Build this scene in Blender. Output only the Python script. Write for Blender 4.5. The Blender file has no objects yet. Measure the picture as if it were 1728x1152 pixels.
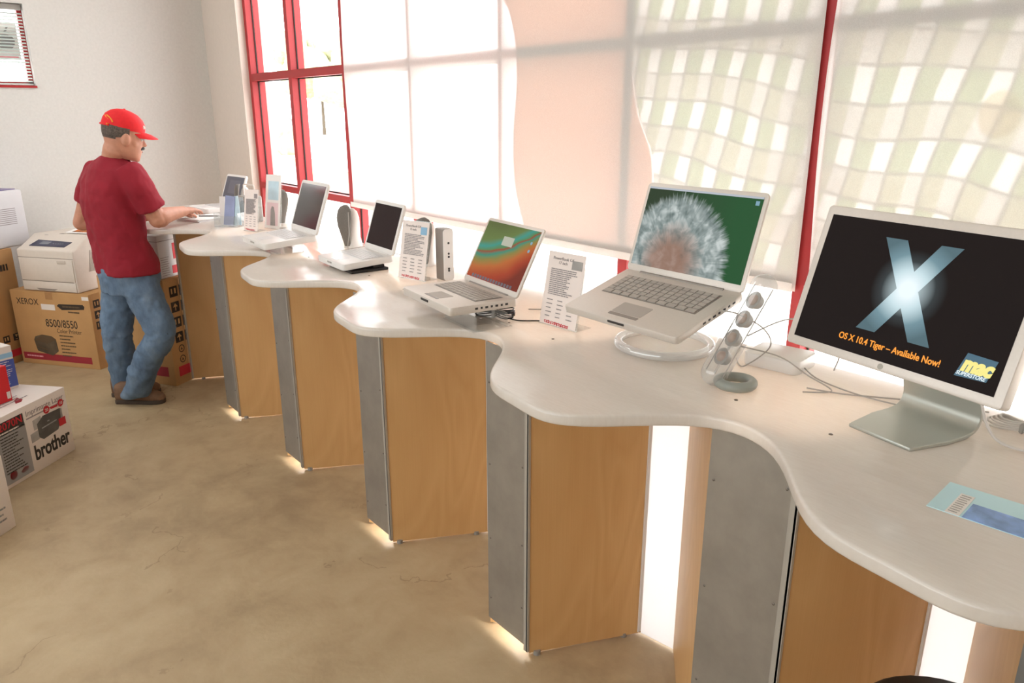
import bpy, bmesh, math, random
from mathutils import Vector, Matrix, Euler, noise
C = bpy.context.scene.collection
SC = bpy.context.scene
PI = math.pi
random.seed(7)

# ------------------------------------------------------------------ camera
PITCH = math.atan2(386.0, 1262.0)
YAW = math.atan2(1084.0, math.hypot(1262.0, 386.0))
AZ = PI - YAW                                   # heading measured from +X
CAM = Vector((0.0, 0.0, 1.70))
FW = Vector((math.cos(AZ) * math.cos(PITCH), math.sin(AZ) * math.cos(PITCH), -math.sin(PITCH)))
RT = Vector((math.sin(AZ), -math.cos(AZ), 0.0))
UP = RT.cross(FW)
HF = Vector((math.cos(AZ), math.sin(AZ), 0.0))  # horizontal heading
cd = bpy.data.cameras.new('camera')
cd.sensor_fit = 'HORIZONTAL'
cd.sensor_width = 36.0
cd.lens = 36.0 * 1262.0 / 1728.0
cd.clip_start = 0.05
cd.clip_end = 300
cam = bpy.data.objects.new('camera', cd)
C.objects.link(cam)
cam.matrix_world = Matrix.Translation(CAM) @ Matrix((RT, UP, -FW)).transposed().to_4x4()
SC.camera = cam

# ------------------------------------------------------------------ world, exposure, large lights
SC.view_settings.view_transform = 'Standard'
SC.view_settings.look = 'None'
SC.view_settings.exposure = 0.13
SC.view_settings.gamma = 1.0
SC.view_settings.use_curve_mapping = False
w = bpy.data.worlds.new('world')
SC.world = w
w.use_nodes = True
bg = w.node_tree.nodes['Background']
bg.inputs[0].default_value = (0.97, 0.985, 1.0, 1)
bg.inputs[1].default_value = 6.2


def area(name, loc, target, sx, sy, power, col=(1, 1, 1)):
    l = bpy.data.lights.new(name, 'AREA')
    l.shape = 'RECTANGLE'
    l.size = sx
    l.size_y = sy
    l.energy = power
    l.color = col
    o = bpy.data.objects.new(name, l)
    C.objects.link(o)
    o.location = loc
    o.rotation_euler = (Vector(target) - Vector(loc)).to_track_quat('-Z', 'Y').to_euler()
    return o


area('assumed_ceiling_lamp', (-4.6, -0.6, 3.9), (-4.6, -0.6, 0), 1.2, 2.4, 30, (0.92, 0.97, 1.0))  # assumed overhead light towards the far end, no fixture modelled
area('assumed_ceiling_lamp', (-1.6, -1.6, 3.9), (-1.6, -1.6, 0), 2.4, 1.2, 22, (0.92, 0.97, 1.0))  # second assumed overhead light, likewise a bare area light
area('assumed_front_fill', (-2.0, -4.0, 1.7), (-2.0, 0.5, 1.0), 8.6, 2.6, 180, (0.92, 0.97, 1.0))  # added fill for light assumed from the front; that wall has no opening


# ------------------------------------------------------------------ materials
def lin(c):
    out = []
    for v in c[:3]:
        v = v / 255.0
        out.append(v / 12.92 if v <= 0.04045 else ((v + 0.055) / 1.055) ** 2.4)
    return (*out, 1.0)


class NT:
    def __init__(s, name):
        s.m = bpy.data.materials.new(name)
        s.m.use_nodes = True
        s.t = s.m.node_tree
        s.t.nodes.clear()
        s.out = s.t.nodes.new('ShaderNodeOutputMaterial')

    def n(s, kind, **kw):
        nd = s.t.nodes.new('ShaderNode' + kind)
        for k, v in kw.items():
            if k.startswith('i_'):
                nd.inputs[k[2:].replace('_', ' ')].default_value = v
            else:
                setattr(nd, k, v)
        return nd

    def l(s, a, b):
        s.t.links.new(a, b)

    def math(s, op, a, b=None):
        nd = s.n('Math', operation=op)
        for i, v in enumerate((a, b)):
            if v is None:
                continue
            if isinstance(v, (int, float)):
                nd.inputs[i].default_value = v
            else:
                s.l(v, nd.inputs[i])
        return nd.outputs[0]

    def ramp(s, fac, stops):
        r = s.n('ValToRGB')
        el = r.color_ramp.elements
        while len(el) < len(stops):
            el.new(0.5)
        for e, (p, c) in zip(el, stops):
            e.position = p
            e.color = c
        s.l(fac, r.inputs[0])
        return r.outputs[0]

    def mix(s, fac, a, b):
        m = s.n('Mix', data_type='RGBA')
        for i, v in ((0, fac), (6, a), (7, b)):
            if isinstance(v, (int, float, tuple)):
                m.inputs[i].default_value = v
            else:
                s.l(v, m.inputs[i])
        return m.outputs[2]

    def coords(s, scale=(1, 1, 1), rot=(0, 0, 0), loc=(0, 0, 0), kind='Object'):
        tc = s.n('TexCoord')
        mp = s.n('Mapping')
        mp.inputs['Scale'].default_value = scale
        mp.inputs['Rotation'].default_value = rot
        mp.inputs['Location'].default_value = loc
        s.l(tc.outputs[kind], mp.inputs[0])
        return mp.outputs[0]

    def noise(s, vec, scale=5, detail=3, rough=0.5, dist=0.0):
        t = s.n('TexNoise')
        t.inputs['Scale'].default_value = scale
        t.inputs['Detail'].default_value = detail
        t.inputs['Roughness'].default_value = rough
        t.inputs['Distortion'].default_value = dist
        if vec is not None:
            s.l(vec, t.inputs['Vector'])
        return t.outputs[0]

    def pbsdf(s, col=None, rough=0.5, metal=0.0, **kw):
        p = s.n('BsdfPrincipled')
        if col is not None:
            if isinstance(col, tuple):
                p.inputs['Base Color'].default_value = col
            else:
                s.l(col, p.inputs['Base Color'])
        p.inputs['Roughness'].default_value = rough
        p.inputs['Metallic'].default_value = metal
        for k, v in kw.items():
            p.inputs[k.replace('_', ' ')].default_value = v
        s.l(p.outputs[0], s.out.inputs[0])
        return p

    def bump(s, p, h, strength=0.2, dist=0.01):
        b = s.n('Bump')
        b.inputs['Strength'].default_value = strength
        b.inputs['Distance'].default_value = dist
        s.l(h, b.inputs['Height'])
        s.l(b.outputs[0], p.inputs['Normal'])


def mk(name, c, rough=0.5, metal=0.0, var=0.0, vs=20.0, spec=None, bump=0.0):
    t = NT(name)
    col = lin(c)
    kw = {}
    if spec is not None:
        kw['Specular_IOR_Level'] = spec
    if var or bump:
        n = t.noise(t.coords(), vs, 4)
    if var:
        lo = tuple(v * (1 - var) for v in col[:3]) + (1,)
        hi = tuple(min(1, v * (1 + var)) for v in col[:3]) + (1,)
        p = t.pbsdf(t.ramp(n, [(0.3, lo), (0.7, hi)]), rough, metal, **kw)
    else:
        p = t.pbsdf(col, rough, metal, **kw)
    if bump:
        t.bump(p, n, bump)
    return t.m


def emit(name, c, strength=1.0, rough=0.3):
    t = NT(name)
    p = t.pbsdf((0.005, 0.005, 0.005, 1), rough)
    p.inputs['Emission Color'].default_value = lin(c)
    p.inputs['Emission Strength'].default_value = strength
    return t.m


def clear(name, tint=(1, 1, 1, 1), gloss=0.06, rough=0.02, body=0.0, bodycol=(0.9, 0.9, 0.9, 1)):
    t = NT(name)
    tr = t.n('BsdfTransparent')
    tr.inputs[0].default_value = tint
    gl = t.n('BsdfGlossy')
    gl.inputs['Roughness'].default_value = rough
    lw = t.n('LayerWeight')
    lw.inputs[0].default_value = 0.5
    m = t.n('MixShader')
    f = t.math('ADD', gloss, t.math('MULTIPLY', t.math('POWER', lw.outputs['Facing'], 5.0), 0.8))
    t.l(t.math('MINIMUM', f, 1.0), m.inputs[0])
    t.l(tr.outputs[0], m.inputs[1])
    t.l(gl.outputs[0], m.inputs[2])
    last = m.outputs[0]
    if body:
        df = t.n('BsdfDiffuse')
        df.inputs[0].default_value = bodycol
        m2 = t.n('MixShader')
        m2.inputs[0].default_value = body
        t.l(last, m2.inputs[1])
        t.l(df.outputs[0], m2.inputs[2])
        last = m2.outputs[0]
    t.l(last, t.out.inputs[0])
    return t.m


def film(name, colsock, transp, transl, diffuse):
    """thin sheet: part see-through, part translucent, part matt"""
    t = colsock if isinstance(colsock, NT) else None
    return t


M = {}
# concrete floor
t = NT('stained_concrete')
v = t.coords()
n1 = t.noise(v, 0.9, 5, 0.62, 0.6)
n2 = t.noise(v, 5.0, 5, 0.65, 0.4)
n3 = t.noise(v, 45, 3)
f = t.math('ADD', t.math('MULTIPLY', n1, 0.6), t.math('MULTIPLY', n2, 0.4))
c1 = t.ramp(f, [(0.36, lin((154, 132, 102))), (0.52, lin((180, 158, 124))), (0.66, lin((194, 174, 140)))])
vo = t.n('TexVoronoi', feature='DISTANCE_TO_EDGE')
vo.inputs['Scale'].default_value = 0.55
wv = t.n('VectorMath', operation='ADD')
nn = t.n('TexNoise')
nn.inputs['Scale'].default_value = 2.5
nn.inputs['Detail'].default_value = 6
t.l(v, nn.inputs['Vector'])
t.l(v, wv.inputs[0])
t.l(nn.outputs['Color'], wv.inputs[1])
t.l(wv.outputs[0], vo.inputs['Vector'])
crack = t.math('LESS_THAN', vo.outputs['Distance'], 0.0022)
cmask = t.math('MULTIPLY', crack, t.math('GREATER_THAN', t.noise(v, 1.4, 2), 0.52))
c2 = t.mix(t.math('MULTIPLY', cmask, 0.35), c1, lin((110, 86, 60)))
c3 = t.mix(t.math('MULTIPLY', t.math('GREATER_THAN', t.noise(v, 3.1, 6, 0.7), 0.66), 0.25), c2, lin((128, 102, 74)))
p = t.pbsdf(c3, 0.55, 0.0)
t.bump(p, n3, 0.08)
M['floor'] = t.m
M['wall'] = mk('plaster_wall', (207, 205, 200), 0.85, var=0.03, vs=60, bump=0.05)
M['white_wall'] = mk('white_plaster', (215, 203, 192), 0.85, var=0.02, vs=30)
M['ceiling'] = mk('ceiling_paint', (220, 214, 205), 0.9, var=0.02)
M['red'] = mk('red_paint', (166, 34, 37), 0.45, var=0.05, vs=8)
M['glass'] = clear('window_glass', gloss=0.05)
M['ink_dark'] = mk('dark_ink', (52, 46, 42), 0.8)
M['pave'] = mk('bright_pavement', (228, 224, 216), 0.9, var=0.03, vs=1.0)
M['grass'] = mk('dry_lawn', (158, 148, 122), 0.95, var=0.2, vs=4)
M['leaf'] = mk('pale_leaves', (176, 178, 140), 0.9, var=0.35, vs=3)
M['bark'] = mk('bark', (96, 84, 70), 0.9, var=0.2)


def shade_mat():
    t = NT('roller_blind_cloth')
    wv = t.noise(t.coords((1, 1, 1)), 420, 1)
    col = t.ramp(wv, [(0.35, (0.86, 0.83, 0.80, 1)), (0.65, (0.93, 0.90, 0.87, 1))])
    tr = t.n('BsdfTransparent')
    tr.inputs[0].default_value = (1, 1, 1, 1)
    tl = t.n('BsdfTranslucent')
    df = t.n('BsdfDiffuse')
    t.l(col, tl.inputs[0])
    t.l(col, df.inputs[0])
    a = t.n('MixShader')
    a.inputs[0].default_value = 0.70      # share of the weave that only scatters back
    t.l(tl.outputs[0], a.inputs[1])
    t.l(df.outputs[0], a.inputs[2])
    b = t.n('MixShader')
    b.inputs[0].default_value = 0.07      # open weave
    t.l(a.outputs[0], b.inputs[1])
    t.l(tr.outputs[0], b.inputs[2])
    t.l(b.outputs[0], t.out.inputs[0])
    return t.m


M['blind'] = shade_mat()


def film_mat(name, colfn, transp=0.55):
    t = NT(name)
    col = colfn(t)
    tl = t.n('BsdfTranslucent')
    tr = t.n('BsdfTransparent')
    if isinstance(col, tuple):
        tl.inputs[0].default_value = col
        tr.inputs[0].default_value = col
    else:
        t.l(col, tl.inputs[0])
        t.l(col, tr.inputs[0])
    b = t.n('MixShader')
    b.inputs[0].default_value = transp
    t.l(tl.outputs[0], b.inputs[1])
    t.l(tr.outputs[0], b.inputs[2])
    t.l(b.outputs[0], t.out.inputs[0])
    return t.m


M['salmon'] = film_mat('salmon_film', lambda t: (0.53, 0.35, 0.265, 1), 0.15)


def checks(t):
    v = t.coords()
    wob = t.n('TexNoise')
    wob.inputs['Scale'].default_value = 2.2
    wob.inputs['Detail'].default_value = 1
    t.l(v, wob.inputs['Vector'])
    sx = t.n('SeparateXYZ')
    t.l(v, sx.inputs[0])
    so = t.n('SeparateColor')
    t.l(wob.outputs['Color'], so.inputs[0])
    X = t.math('ADD', sx.outputs[0], t.math('MULTIPLY', so.outputs[0], 0.10))
    Z = t.math('ADD', sx.outputs[2], t.math('MULTIPLY', so.outputs[1], 0.10))
    U = t.math('SUBTRACT', X, t.math('MULTIPLY', Z, 0.22))
    W = t.math('ADD', Z, t.math('MULTIPLY', X, 0.12))
    uu = t.math('DIVIDE', U, 0.115)
    ww = t.math('DIVIDE', W, 0.092)
    fu = t.math('FRACT', uu)
    fw = t.math('FRACT', ww)
    green = t.math('GREATER_THAN', fu, 0.47)
    alt = t.math('GREATER_THAN', t.math('FRACT', t.math('MULTIPLY', ww, 0.5)), 0.5)
    gcol = t.mix(alt, (0.44, 0.475, 0.36, 1), (0.50, 0.495, 0.41, 1))
    wcol = t.mix(alt, (0.68, 0.68, 0.66, 1), (0.58, 0.57, 0.54, 1))
    base = t.mix(green, wcol, gcol)
    e1 = t.math('LESS_THAN', fw, 0.10)
    e2 = t.math('LESS_THAN', t.math('ABSOLUTE', t.math('SUBTRACT', fu, 0.47)), 0.05)
    e = t.math('MAXIMUM', e1, e2)
    return t.mix(t.math('MULTIPLY', e, 0.7), base, (0.32, 0.31, 0.285, 1))


M['checks'] = film_mat('checked_film', checks, 0.15)
M['cream'] = film_mat('cream_film', lambda t: (0.9, 0.84, 0.72, 1), 0.2)

# counter top: frosted acrylic, lets some of the light boxes through
t = NT('frosted_counter')
n = t.noise(t.coords((1, 6, 1)), 30, 3)
p = t.pbsdf(t.ramp(n, [(0.3, lin((234, 228, 221))), (0.7, lin((241, 236, 230)))]), 0.15)
p.inputs['Specular IOR Level'].default_value = 0.9
tl = t.n('BsdfTranslucent')
tl.inputs[0].default_value = (0.95, 0.9, 0.84, 1)
mx = t.n('MixShader')
mx.inputs[0].default_value = 0.30
t.l(p.outputs[0], mx.inputs[1])
t.l(tl.outputs[0], mx.inputs[2])
t.l(mx.outputs[0], t.out.inputs[0])
M['counter'] = t.m
# birch plywood
t = NT('birch_plywood')
v = t.coords((1, 1, 0.30))
d = t.noise(v, 3.0, 2, 0.45, 0.9)
rings = t.math('FRACT', t.math('MULTIPLY', d, 9.0))
rr = t.math('ABSOLUTE', t.math('SUBTRACT', rings, 0.5))
fine = t.noise(t.coords((90, 90, 1.2)), 3, 2)
f = t.math('ADD', t.math('MULTIPLY', rr, 0.6), t.math('MULTIPLY', fine, 0.35))
col = t.ramp(f, [(0.15, lin((204, 160, 106))), (0.6, lin((214, 172, 118)))])
kn = t.n('TexVoronoi')
kn.inputs['Scale'].default_value = 2.3
t.l(t.coords((1.0, 1.0, 1.0)), kn.inputs['Vector'])
col = t.mix(t.math('MULTIPLY', t.math('LESS_THAN', kn.outputs['Distance'], 0.018), 0.7), col, lin((96, 60, 34)))
t.pbsdf(col, 0.42)
M['wood'] = t.m
M['ply_edge'] = mk('plywood_edge', (190, 150, 104), 0.6, var=0.1, vs=80)
t = NT('galvanised_sheet')
n = t.noise(t.coords(), 6, 5, 0.6)
n2 = t.noise(t.coords((1, 1, 0.05)), 160, 2)
p = t.pbsdf(t.ramp(n, [(0.3, lin((156, 152, 146))), (0.7, lin((176, 172, 165)))]), 0.48, 0.75)
t.bump(p, n2, 0.05)
M['galv'] = t.m
M['trim'] = mk('aluminium_angle', (176, 170, 160), 0.5, 0.2)
M['screwm'] = mk('screw_steel', (120, 112, 104), 0.4, 0.8)
t = NT('white_acrylic')
df = t.n('BsdfDiffuse')
df.inputs[0].default_value = (0.9, 0.9, 0.9, 1)
tl = t.n('BsdfTranslucent')
tl.inputs[0].default_value = (0.95, 0.95, 0.95, 1)
mx = t.n('MixShader')
mx.inputs[0].default_value = 0.5
t.l(df.outputs[0], mx.inputs[1])
t.l(tl.outputs[0], mx.inputs[2])
t.l(mx.outputs[0], t.out.inputs[0])
M['acrylic_white'] = t.m
M['tube_glow'] = emit('fluorescent_glow', (255, 246, 235), 8)
M['alu'] = mk('brushed_aluminium', (216, 208, 200), 0.42, 0.3, var=0.02, vs=200)
M['alu_dark'] = mk('grey_aluminium', (150, 144, 138), 0.45, 0.5)
M['alu_stand'] = mk('satin_stand', (186, 188, 180), 0.4, 0.6)
M['keys'] = mk('silver_keys', (176, 168, 160), 0.5)
M['white_plastic'] = mk('white_plastic', (232, 228, 224), 0.3)
M['white_keys'] = mk('white_keys', (224, 222, 221), 0.35)
M['grey_plastic'] = mk('grey_plastic', (150, 146, 140), 0.5)
M['dark_grey'] = mk('dark_grey_cloth', (112, 108, 102), 0.7, var=0.1, vs=200)
M['black'] = mk('black_rubber', (22, 20, 20), 0.45)
M['port'] = mk('port_dark', (52, 48, 46), 0.5)
M['cable_grey'] = mk('grey_cable', (176, 170, 164), 0.5)
M['cable_white'] = mk('white_cable', (214, 208, 202), 0.45)
M['acrylic'] = clear('clear_acrylic', (0.96, 0.97, 0.97, 1), gloss=0.10, body=0.05)
M['acrylic_tube'] = clear('clear_tube', (0.90, 0.91, 0.91, 1), gloss=0.12, body=0.14)
M['acrylic_ring'] = clear('glossy_acrylic', (0.92, 0.93, 0.93, 1), gloss=0.25, rough=0.06, body=0.22, bodycol=(0.95, 0.95, 0.95, 1))
M['paper'] = mk('white_paper', (236, 232, 228), 0.8)
M['card_paper'] = mk('card_paper', (236, 224, 218), 0.8)
M['ink'] = mk('grey_ink', (150, 142, 142), 0.8)
M['ink_red'] = mk('red_ink', (196, 60, 70), 0.8)
M['ink_pink'] = mk('pink_ink', (222, 150, 156), 0.8)
M['pale_rose'] = mk('pale_rose_print', (230, 204, 206), 0.8)
M['leaflet_blue'] = mk('leaflet_blue', (150, 160, 196), 0.6, var=0.15, vs=10)
M['pale_sky'] = mk('pale_sky_print', (192, 216, 226), 0.6, var=0.12, vs=12)
M['blue_print'] = mk('pale_blue_print', (140, 182, 212), 0.7)
M['card'] = mk('corrugated_cardboard', (186, 142, 92), 0.85, var=0.06, vs=9)
M['card_side'] = mk('cardboard_light', (196, 154, 104), 0.85, var=0.06, vs=9)
M['tape'] = mk('brown_tape', (168, 124, 80), 0.5)
M['maroon'] = mk('maroon_print', (146, 34, 44), 0.8)
M['redprint'] = mk('red_print', (190, 36, 46), 0.7)
M['brown_print'] = mk('brown_print', (92, 72, 50), 0.8)
M['black_print'] = mk('black_print', (48, 38, 30), 0.8)
M['print_photo'] = mk('printer_photo', (84, 70, 52), 0.7, var=0.4, vs=12)
M['box_white'] = mk('white_carton', (226, 216, 208), 0.6)
M['box_grey'] = mk('grey_carton', (206, 204, 206), 0.7, var=0.05, vs=5)
M['printer'] = mk('putty_plastic', (214, 202, 190), 0.5, var=0.02, vs=40)
M['printer_side'] = mk('putty_plastic_side', (200, 188, 176), 0.55)
M['printer_line'] = mk('seam_grey', (140, 128, 118), 0.7)
M['navy'] = mk('navy_panel', (48, 48, 72), 0.3)
M['lcd'] = mk('grey_lcd', (120, 122, 130), 0.25)
M['greyprint'] = mk('grey_print', (150, 148, 146), 0.7)
M['photo_grey'] = mk('grey_photo', (86, 84, 82), 0.6, var=0.35, vs=10)
M['photo_light'] = mk('light_photo', (164, 160, 156), 0.6, var=0.3, vs=10)
M['blue_box'] = mk('blue_print', (66, 84, 158), 0.5, var=0.2, vs=4)
M['sky_print'] = mk('sky_print', (150, 196, 224), 0.5, var=0.2, vs=4)
M['red_box'] = mk('red_carton', (206, 34, 44), 0.4)
M['purple'] = mk('purple_film', (120, 108, 150), 0.4)
M['orange_photo'] = mk('orange_photo', (196, 110, 40), 0.6, var=0.7, vs=25)
M['photo_blue'] = mk('blue_photo', (132, 164, 214), 0.5, var=0.4, vs=22)
M['cyan_paper'] = mk('pale_cyan_paper', (196, 230, 238), 0.6, var=0.03, vs=6)
M['skin'] = mk('tanned_skin', (196, 138, 112), 0.55, var=0.08, vs=30)
M['lips'] = mk('lips', (160, 96, 84), 0.5)
M['hair'] = mk('grey_black_hair', (92, 80, 72), 0.8, var=0.4, vs=120)
M['moustache'] = mk('dark_moustache', (52, 46, 44), 0.8, var=0.2, vs=120)
M['eye_white'] = mk('eye_white', (224, 216, 208), 0.3)
M['eye_dark'] = mk('eye_dark', (40, 30, 24), 0.3)
M['cap'] = mk('red_cap_cloth', (224, 26, 34), 0.75, var=0.05, vs=60)
M['cap_gold'] = mk('gold_stitching', (226, 160, 40), 0.6)
M['cap_white'] = mk('white_stitching', (236, 226, 220), 0.6)
M['shirt'] = mk('maroon_cotton', (142, 22, 40), 0.9, var=0.07, vs=14, bump=0.05)
t = NT('washed_denim')
n = t.noise(t.coords((1, 1, 0.6)), 9, 5, 0.65)
n2 = t.noise(t.coords((160, 160, 40)), 4, 2)
c1 = t.ramp(n, [(0.3, lin((74, 94, 118))), (0.55, lin((104, 126, 150))), (0.75, lin((130, 148, 166)))])
p = t.pbsdf(t.mix(t.math('MULTIPLY', n2, 0.25), c1, lin((92, 108, 128))), 0.9)
M['denim'] = t.m
M['seam'] = mk('denim_seam', (78, 88, 104), 0.9)
M['leather'] = mk('scuffed_brown_leather', (118, 88, 66), 0.7, var=0.2, vs=25)
M['sole'] = mk('dark_sole', (74, 62, 52), 0.8, var=0.1)
M['steel'] = mk('speaker_cone_metal', (188, 160, 144), 0.3, 0.2)
M['speaker_ring'] = mk('speaker_surround', (168, 164, 158), 0.4, 0.2)
M['ring_base'] = mk('sage_grey_plastic', (150, 154, 146), 0.4)
M['slat'] = mk('white_blind_slat', (214, 226, 220), 0.5)
M['scr_dark'] = mk('screen_off_dark', (44, 32, 32), 0.6, spec=0.12)
M['screen_mirror'] = mk('screen_off_glossy', (40, 40, 40), 0.16, spec=0.9)
M['car'] = mk('pale_car_paint', (206, 210, 214), 0.3)
M['sign_white'] = mk('sign_white', (236, 236, 236), 0.6)


# ------------------------------------------------------------------ mesh builder
class MB:
    def __init__(s):
        s.b = bmesh.new()

    def box(s, c, size, rot=None):
        r = bmesh.ops.create_cube(s.b, size=1.0)
        R = rot.to_4x4() if isinstance(rot, Matrix) else (Euler(rot).to_matrix().to_4x4() if rot else Matrix())
        bmesh.ops.transform(s.b, matrix=Matrix.Translation(c) @ R @ Matrix.Diagonal((*size, 1)), verts=r['verts'])
        return s

    def bar(s, x0, x1, y0, y1, z0, z1):
        return s.box(((x0 + x1) / 2, (y0 + y1) / 2, (z0 + z1) / 2), (abs(x1 - x0), abs(y1 - y0), abs(z1 - z0)))

    def cyl(s, a, b, r0, r1=None, seg=20):
        a, b = Vector(a), Vector(b)
        d = b - a
        r = bmesh.ops.create_cone(s.b, cap_ends=True, segments=seg, radius1=r0, radius2=r0 if r1 is None else r1, depth=d.length)
        bmesh.ops.transform(s.b, matrix=Matrix.Translation((a + b) / 2) @ d.to_track_quat('Z', 'Y').to_matrix().to_4x4(), verts=r['verts'])
        return s

    def ball(s, c, r, sub=2, scale=(1, 1, 1), rot=None):
        q = bmesh.ops.create_icosphere(s.b, subdivisions=sub, radius=1.0)
        R = rot.to_4x4() if rot is not None else Matrix()
        bmesh.ops.transform(s.b, matrix=Matrix.Translation(c) @ R @ Matrix.Diagonal((r * scale[0], r * scale[1], r * scale[2], 1)), verts=q['verts'])
        return s

    def rings(s, rings, cap=True, closed=False):
        V = [[s.b.verts.new(p) for p in r] for r in rings]
        n = len(V[0])
        m = len(V)
        for i in range(m if closed else m - 1):
            A, B = V[i], V[(i + 1) % m]
            for j in range(n):
                s.b.faces.new((A[j], A[(j + 1) % n], B[(j + 1) % n], B[j]))
        if cap and not closed:
            s.b.faces.new(list(reversed(V[0])))
            s.b.faces.new(V[-1])
        return s

    def tube(s, pts, r, seg=8, closed=False):
        pts = [Vector(p) for p in pts]
        n = len(pts)
        rad = r if isinstance(r, (list, tuple)) else [r] * n
        rings = []
        ref = None
        for i, p in enumerate(pts):
            if closed:
                tg = pts[(i + 1) % n] - pts[i - 1]
            else:
                tg = pts[min(i + 1, n - 1)] - pts[max(i - 1, 0)]
            tg.normalize()
            if ref is None:
                ref = Vector((0, 0, 1)) if abs(tg.z) < 0.9 else Vector((1, 0, 0))
            u = (ref - tg * ref.dot(tg)).normalized()
            ref = u
            v = tg.cross(u)
            rings.append([p + (u * math.cos(a) + v * math.sin(a)) * rad[i] for a in (2 * PI * k / seg for k in range(seg))])
        return s.rings(rings, True, closed)

    def loft(s, secs, seg=24, power=2.0):
        """secs: (centre, u half vector, v half vector)"""
        rings = []
        for c, u, v in secs:
            c, u, v = Vector(c), Vector(u), Vector(v)
            ring = []
            for k in range(seg):
                a = 2 * PI * k / seg
                ca, sa = math.cos(a), math.sin(a)
                e = 2.0 / power
                ring.append(c + u * math.copysign(abs(ca) ** e, ca) + v * math.copysign(abs(sa) ** e, sa))
            rings.append(ring)
        return s.rings(rings)

    def lathe(s, prof, c=(0, 0, 0), seg=28):
        c = Vector(c)
        rings = [[c + Vector((r * math.cos(2 * PI * k / seg), r * math.sin(2 * PI * k / seg), z)) for k in range(seg)] for r, z in prof]
        return s.rings(rings)

    def prism(s, poly, z0, z1, M4=None):
        a = [s.b.verts.new((x, y, z0)) for x, y in poly]
        b = [s.b.verts.new((x, y, z1)) for x, y in poly]
        n = len(poly)
        s.b.faces.new(list(reversed(a)))
        s.b.faces.new(b)
        for i in range(n):
            s.b.faces.new((a[i], a[(i + 1) % n], b[(i + 1) % n], b[i]))
        if M4 is not None:
            bmesh.ops.transform(s.b, matrix=M4, verts=a + b)
        return s

    def bevel(s, w, seg=2, angle=0.6):
        bmesh.ops.recalc_face_normals(s.b, faces=s.b.faces)
        ed = [e for e in s.b.edges if len(e.link_faces) == 2 and e.calc_face_angle(0) > angle]
        bmesh.ops.bevel(s.b, geom=ed, offset=w, segments=seg, affect='EDGES', profile=0.5, clamp_overlap=True)
        return s

    def build(s, name, m, parent=None, smooth=True, M4=None, kind=None, ang=40):
        bmesh.ops.recalc_face_normals(s.b, faces=s.b.faces)
        if M4 is not None:
            s.b.transform(M4)
        if smooth:
            lim = math.radians(ang)
            for fc in s.b.faces:
                fc.smooth = True
            for e in s.b.edges:
                if len(e.link_faces) == 2 and e.calc_face_angle(0) > lim:
                    e.smooth = False
        me = bpy.data.meshes.new(name)
        s.b.to_mesh(me)
        s.b.free()
        me.materials.append(M[m] if isinstance(m, str) else m)
        o = bpy.data.objects.new(name, me)
        C.objects.link(o)
        if parent is not None:
            o.parent = parent
        if kind:
            o['kind'] = kind
        return o


def tag(o, label, cat, group=None):
    o['label'] = label
    o['category'] = cat
    if group:
        o['group'] = group
    return o


def thing(name, label, cat, loc=(0, 0, 0), rot=(0, 0, 0), group=None):
    o = bpy.data.objects.new(name, None)
    o.empty_display_size = 0.05
    C.objects.link(o)
    o.location = loc
    o.rotation_euler = rot
    return tag(o, label, cat, group)


def rrect(w, h, r, n=5):
    pts = []
    for cx, cy, a0 in ((w / 2 - r, h / 2 - r, 0), (-w / 2 + r, h / 2 - r, 90), (-w / 2 + r, -h / 2 + r, 180), (w / 2 - r, -h / 2 + r, 270)):
        for k in range(n + 1):
            a = math.radians(a0 + 90 * k / n)
            pts.append((cx + r * math.cos(a), cy + r * math.sin(a)))
    return pts


def frame4(o, u, v):
    """matrix whose local x,y run along u,v on a face with origin o; local z is the face normal"""
    u, v = Vector(u).normalized(), Vector(v)
    n = u.cross(v).normalized()
    v = n.cross(u)
    return Matrix.Translation(o) @ Matrix((u, v, n)).transposed().to_4x4()


def text_mesh(s, size, bold=0.0, ext=0.0004, align='LEFT', shear=0.0, sx=1.0, spacing=1.0):
    c = bpy.data.curves.new('t', 'FONT')
    c.body = s
    c.size = size
    c.offset = bold
    c.extrude = ext
    c.align_x = align
    c.shear = shear
    c.space_character = spacing
    c.resolution_u = 4
    o = bpy.data.objects.new('t', c)
    C.objects.link(o)
    dg = bpy.context.evaluated_depsgraph_get()
    me = bpy.data.meshes.new_from_object(o.evaluated_get(dg))
    bpy.data.objects.remove(o)
    bpy.data.curves.remove(c)
    if sx != 1.0:
        me.transform(Matrix.Diagonal((sx, 1, 1, 1)))
    return me


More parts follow.
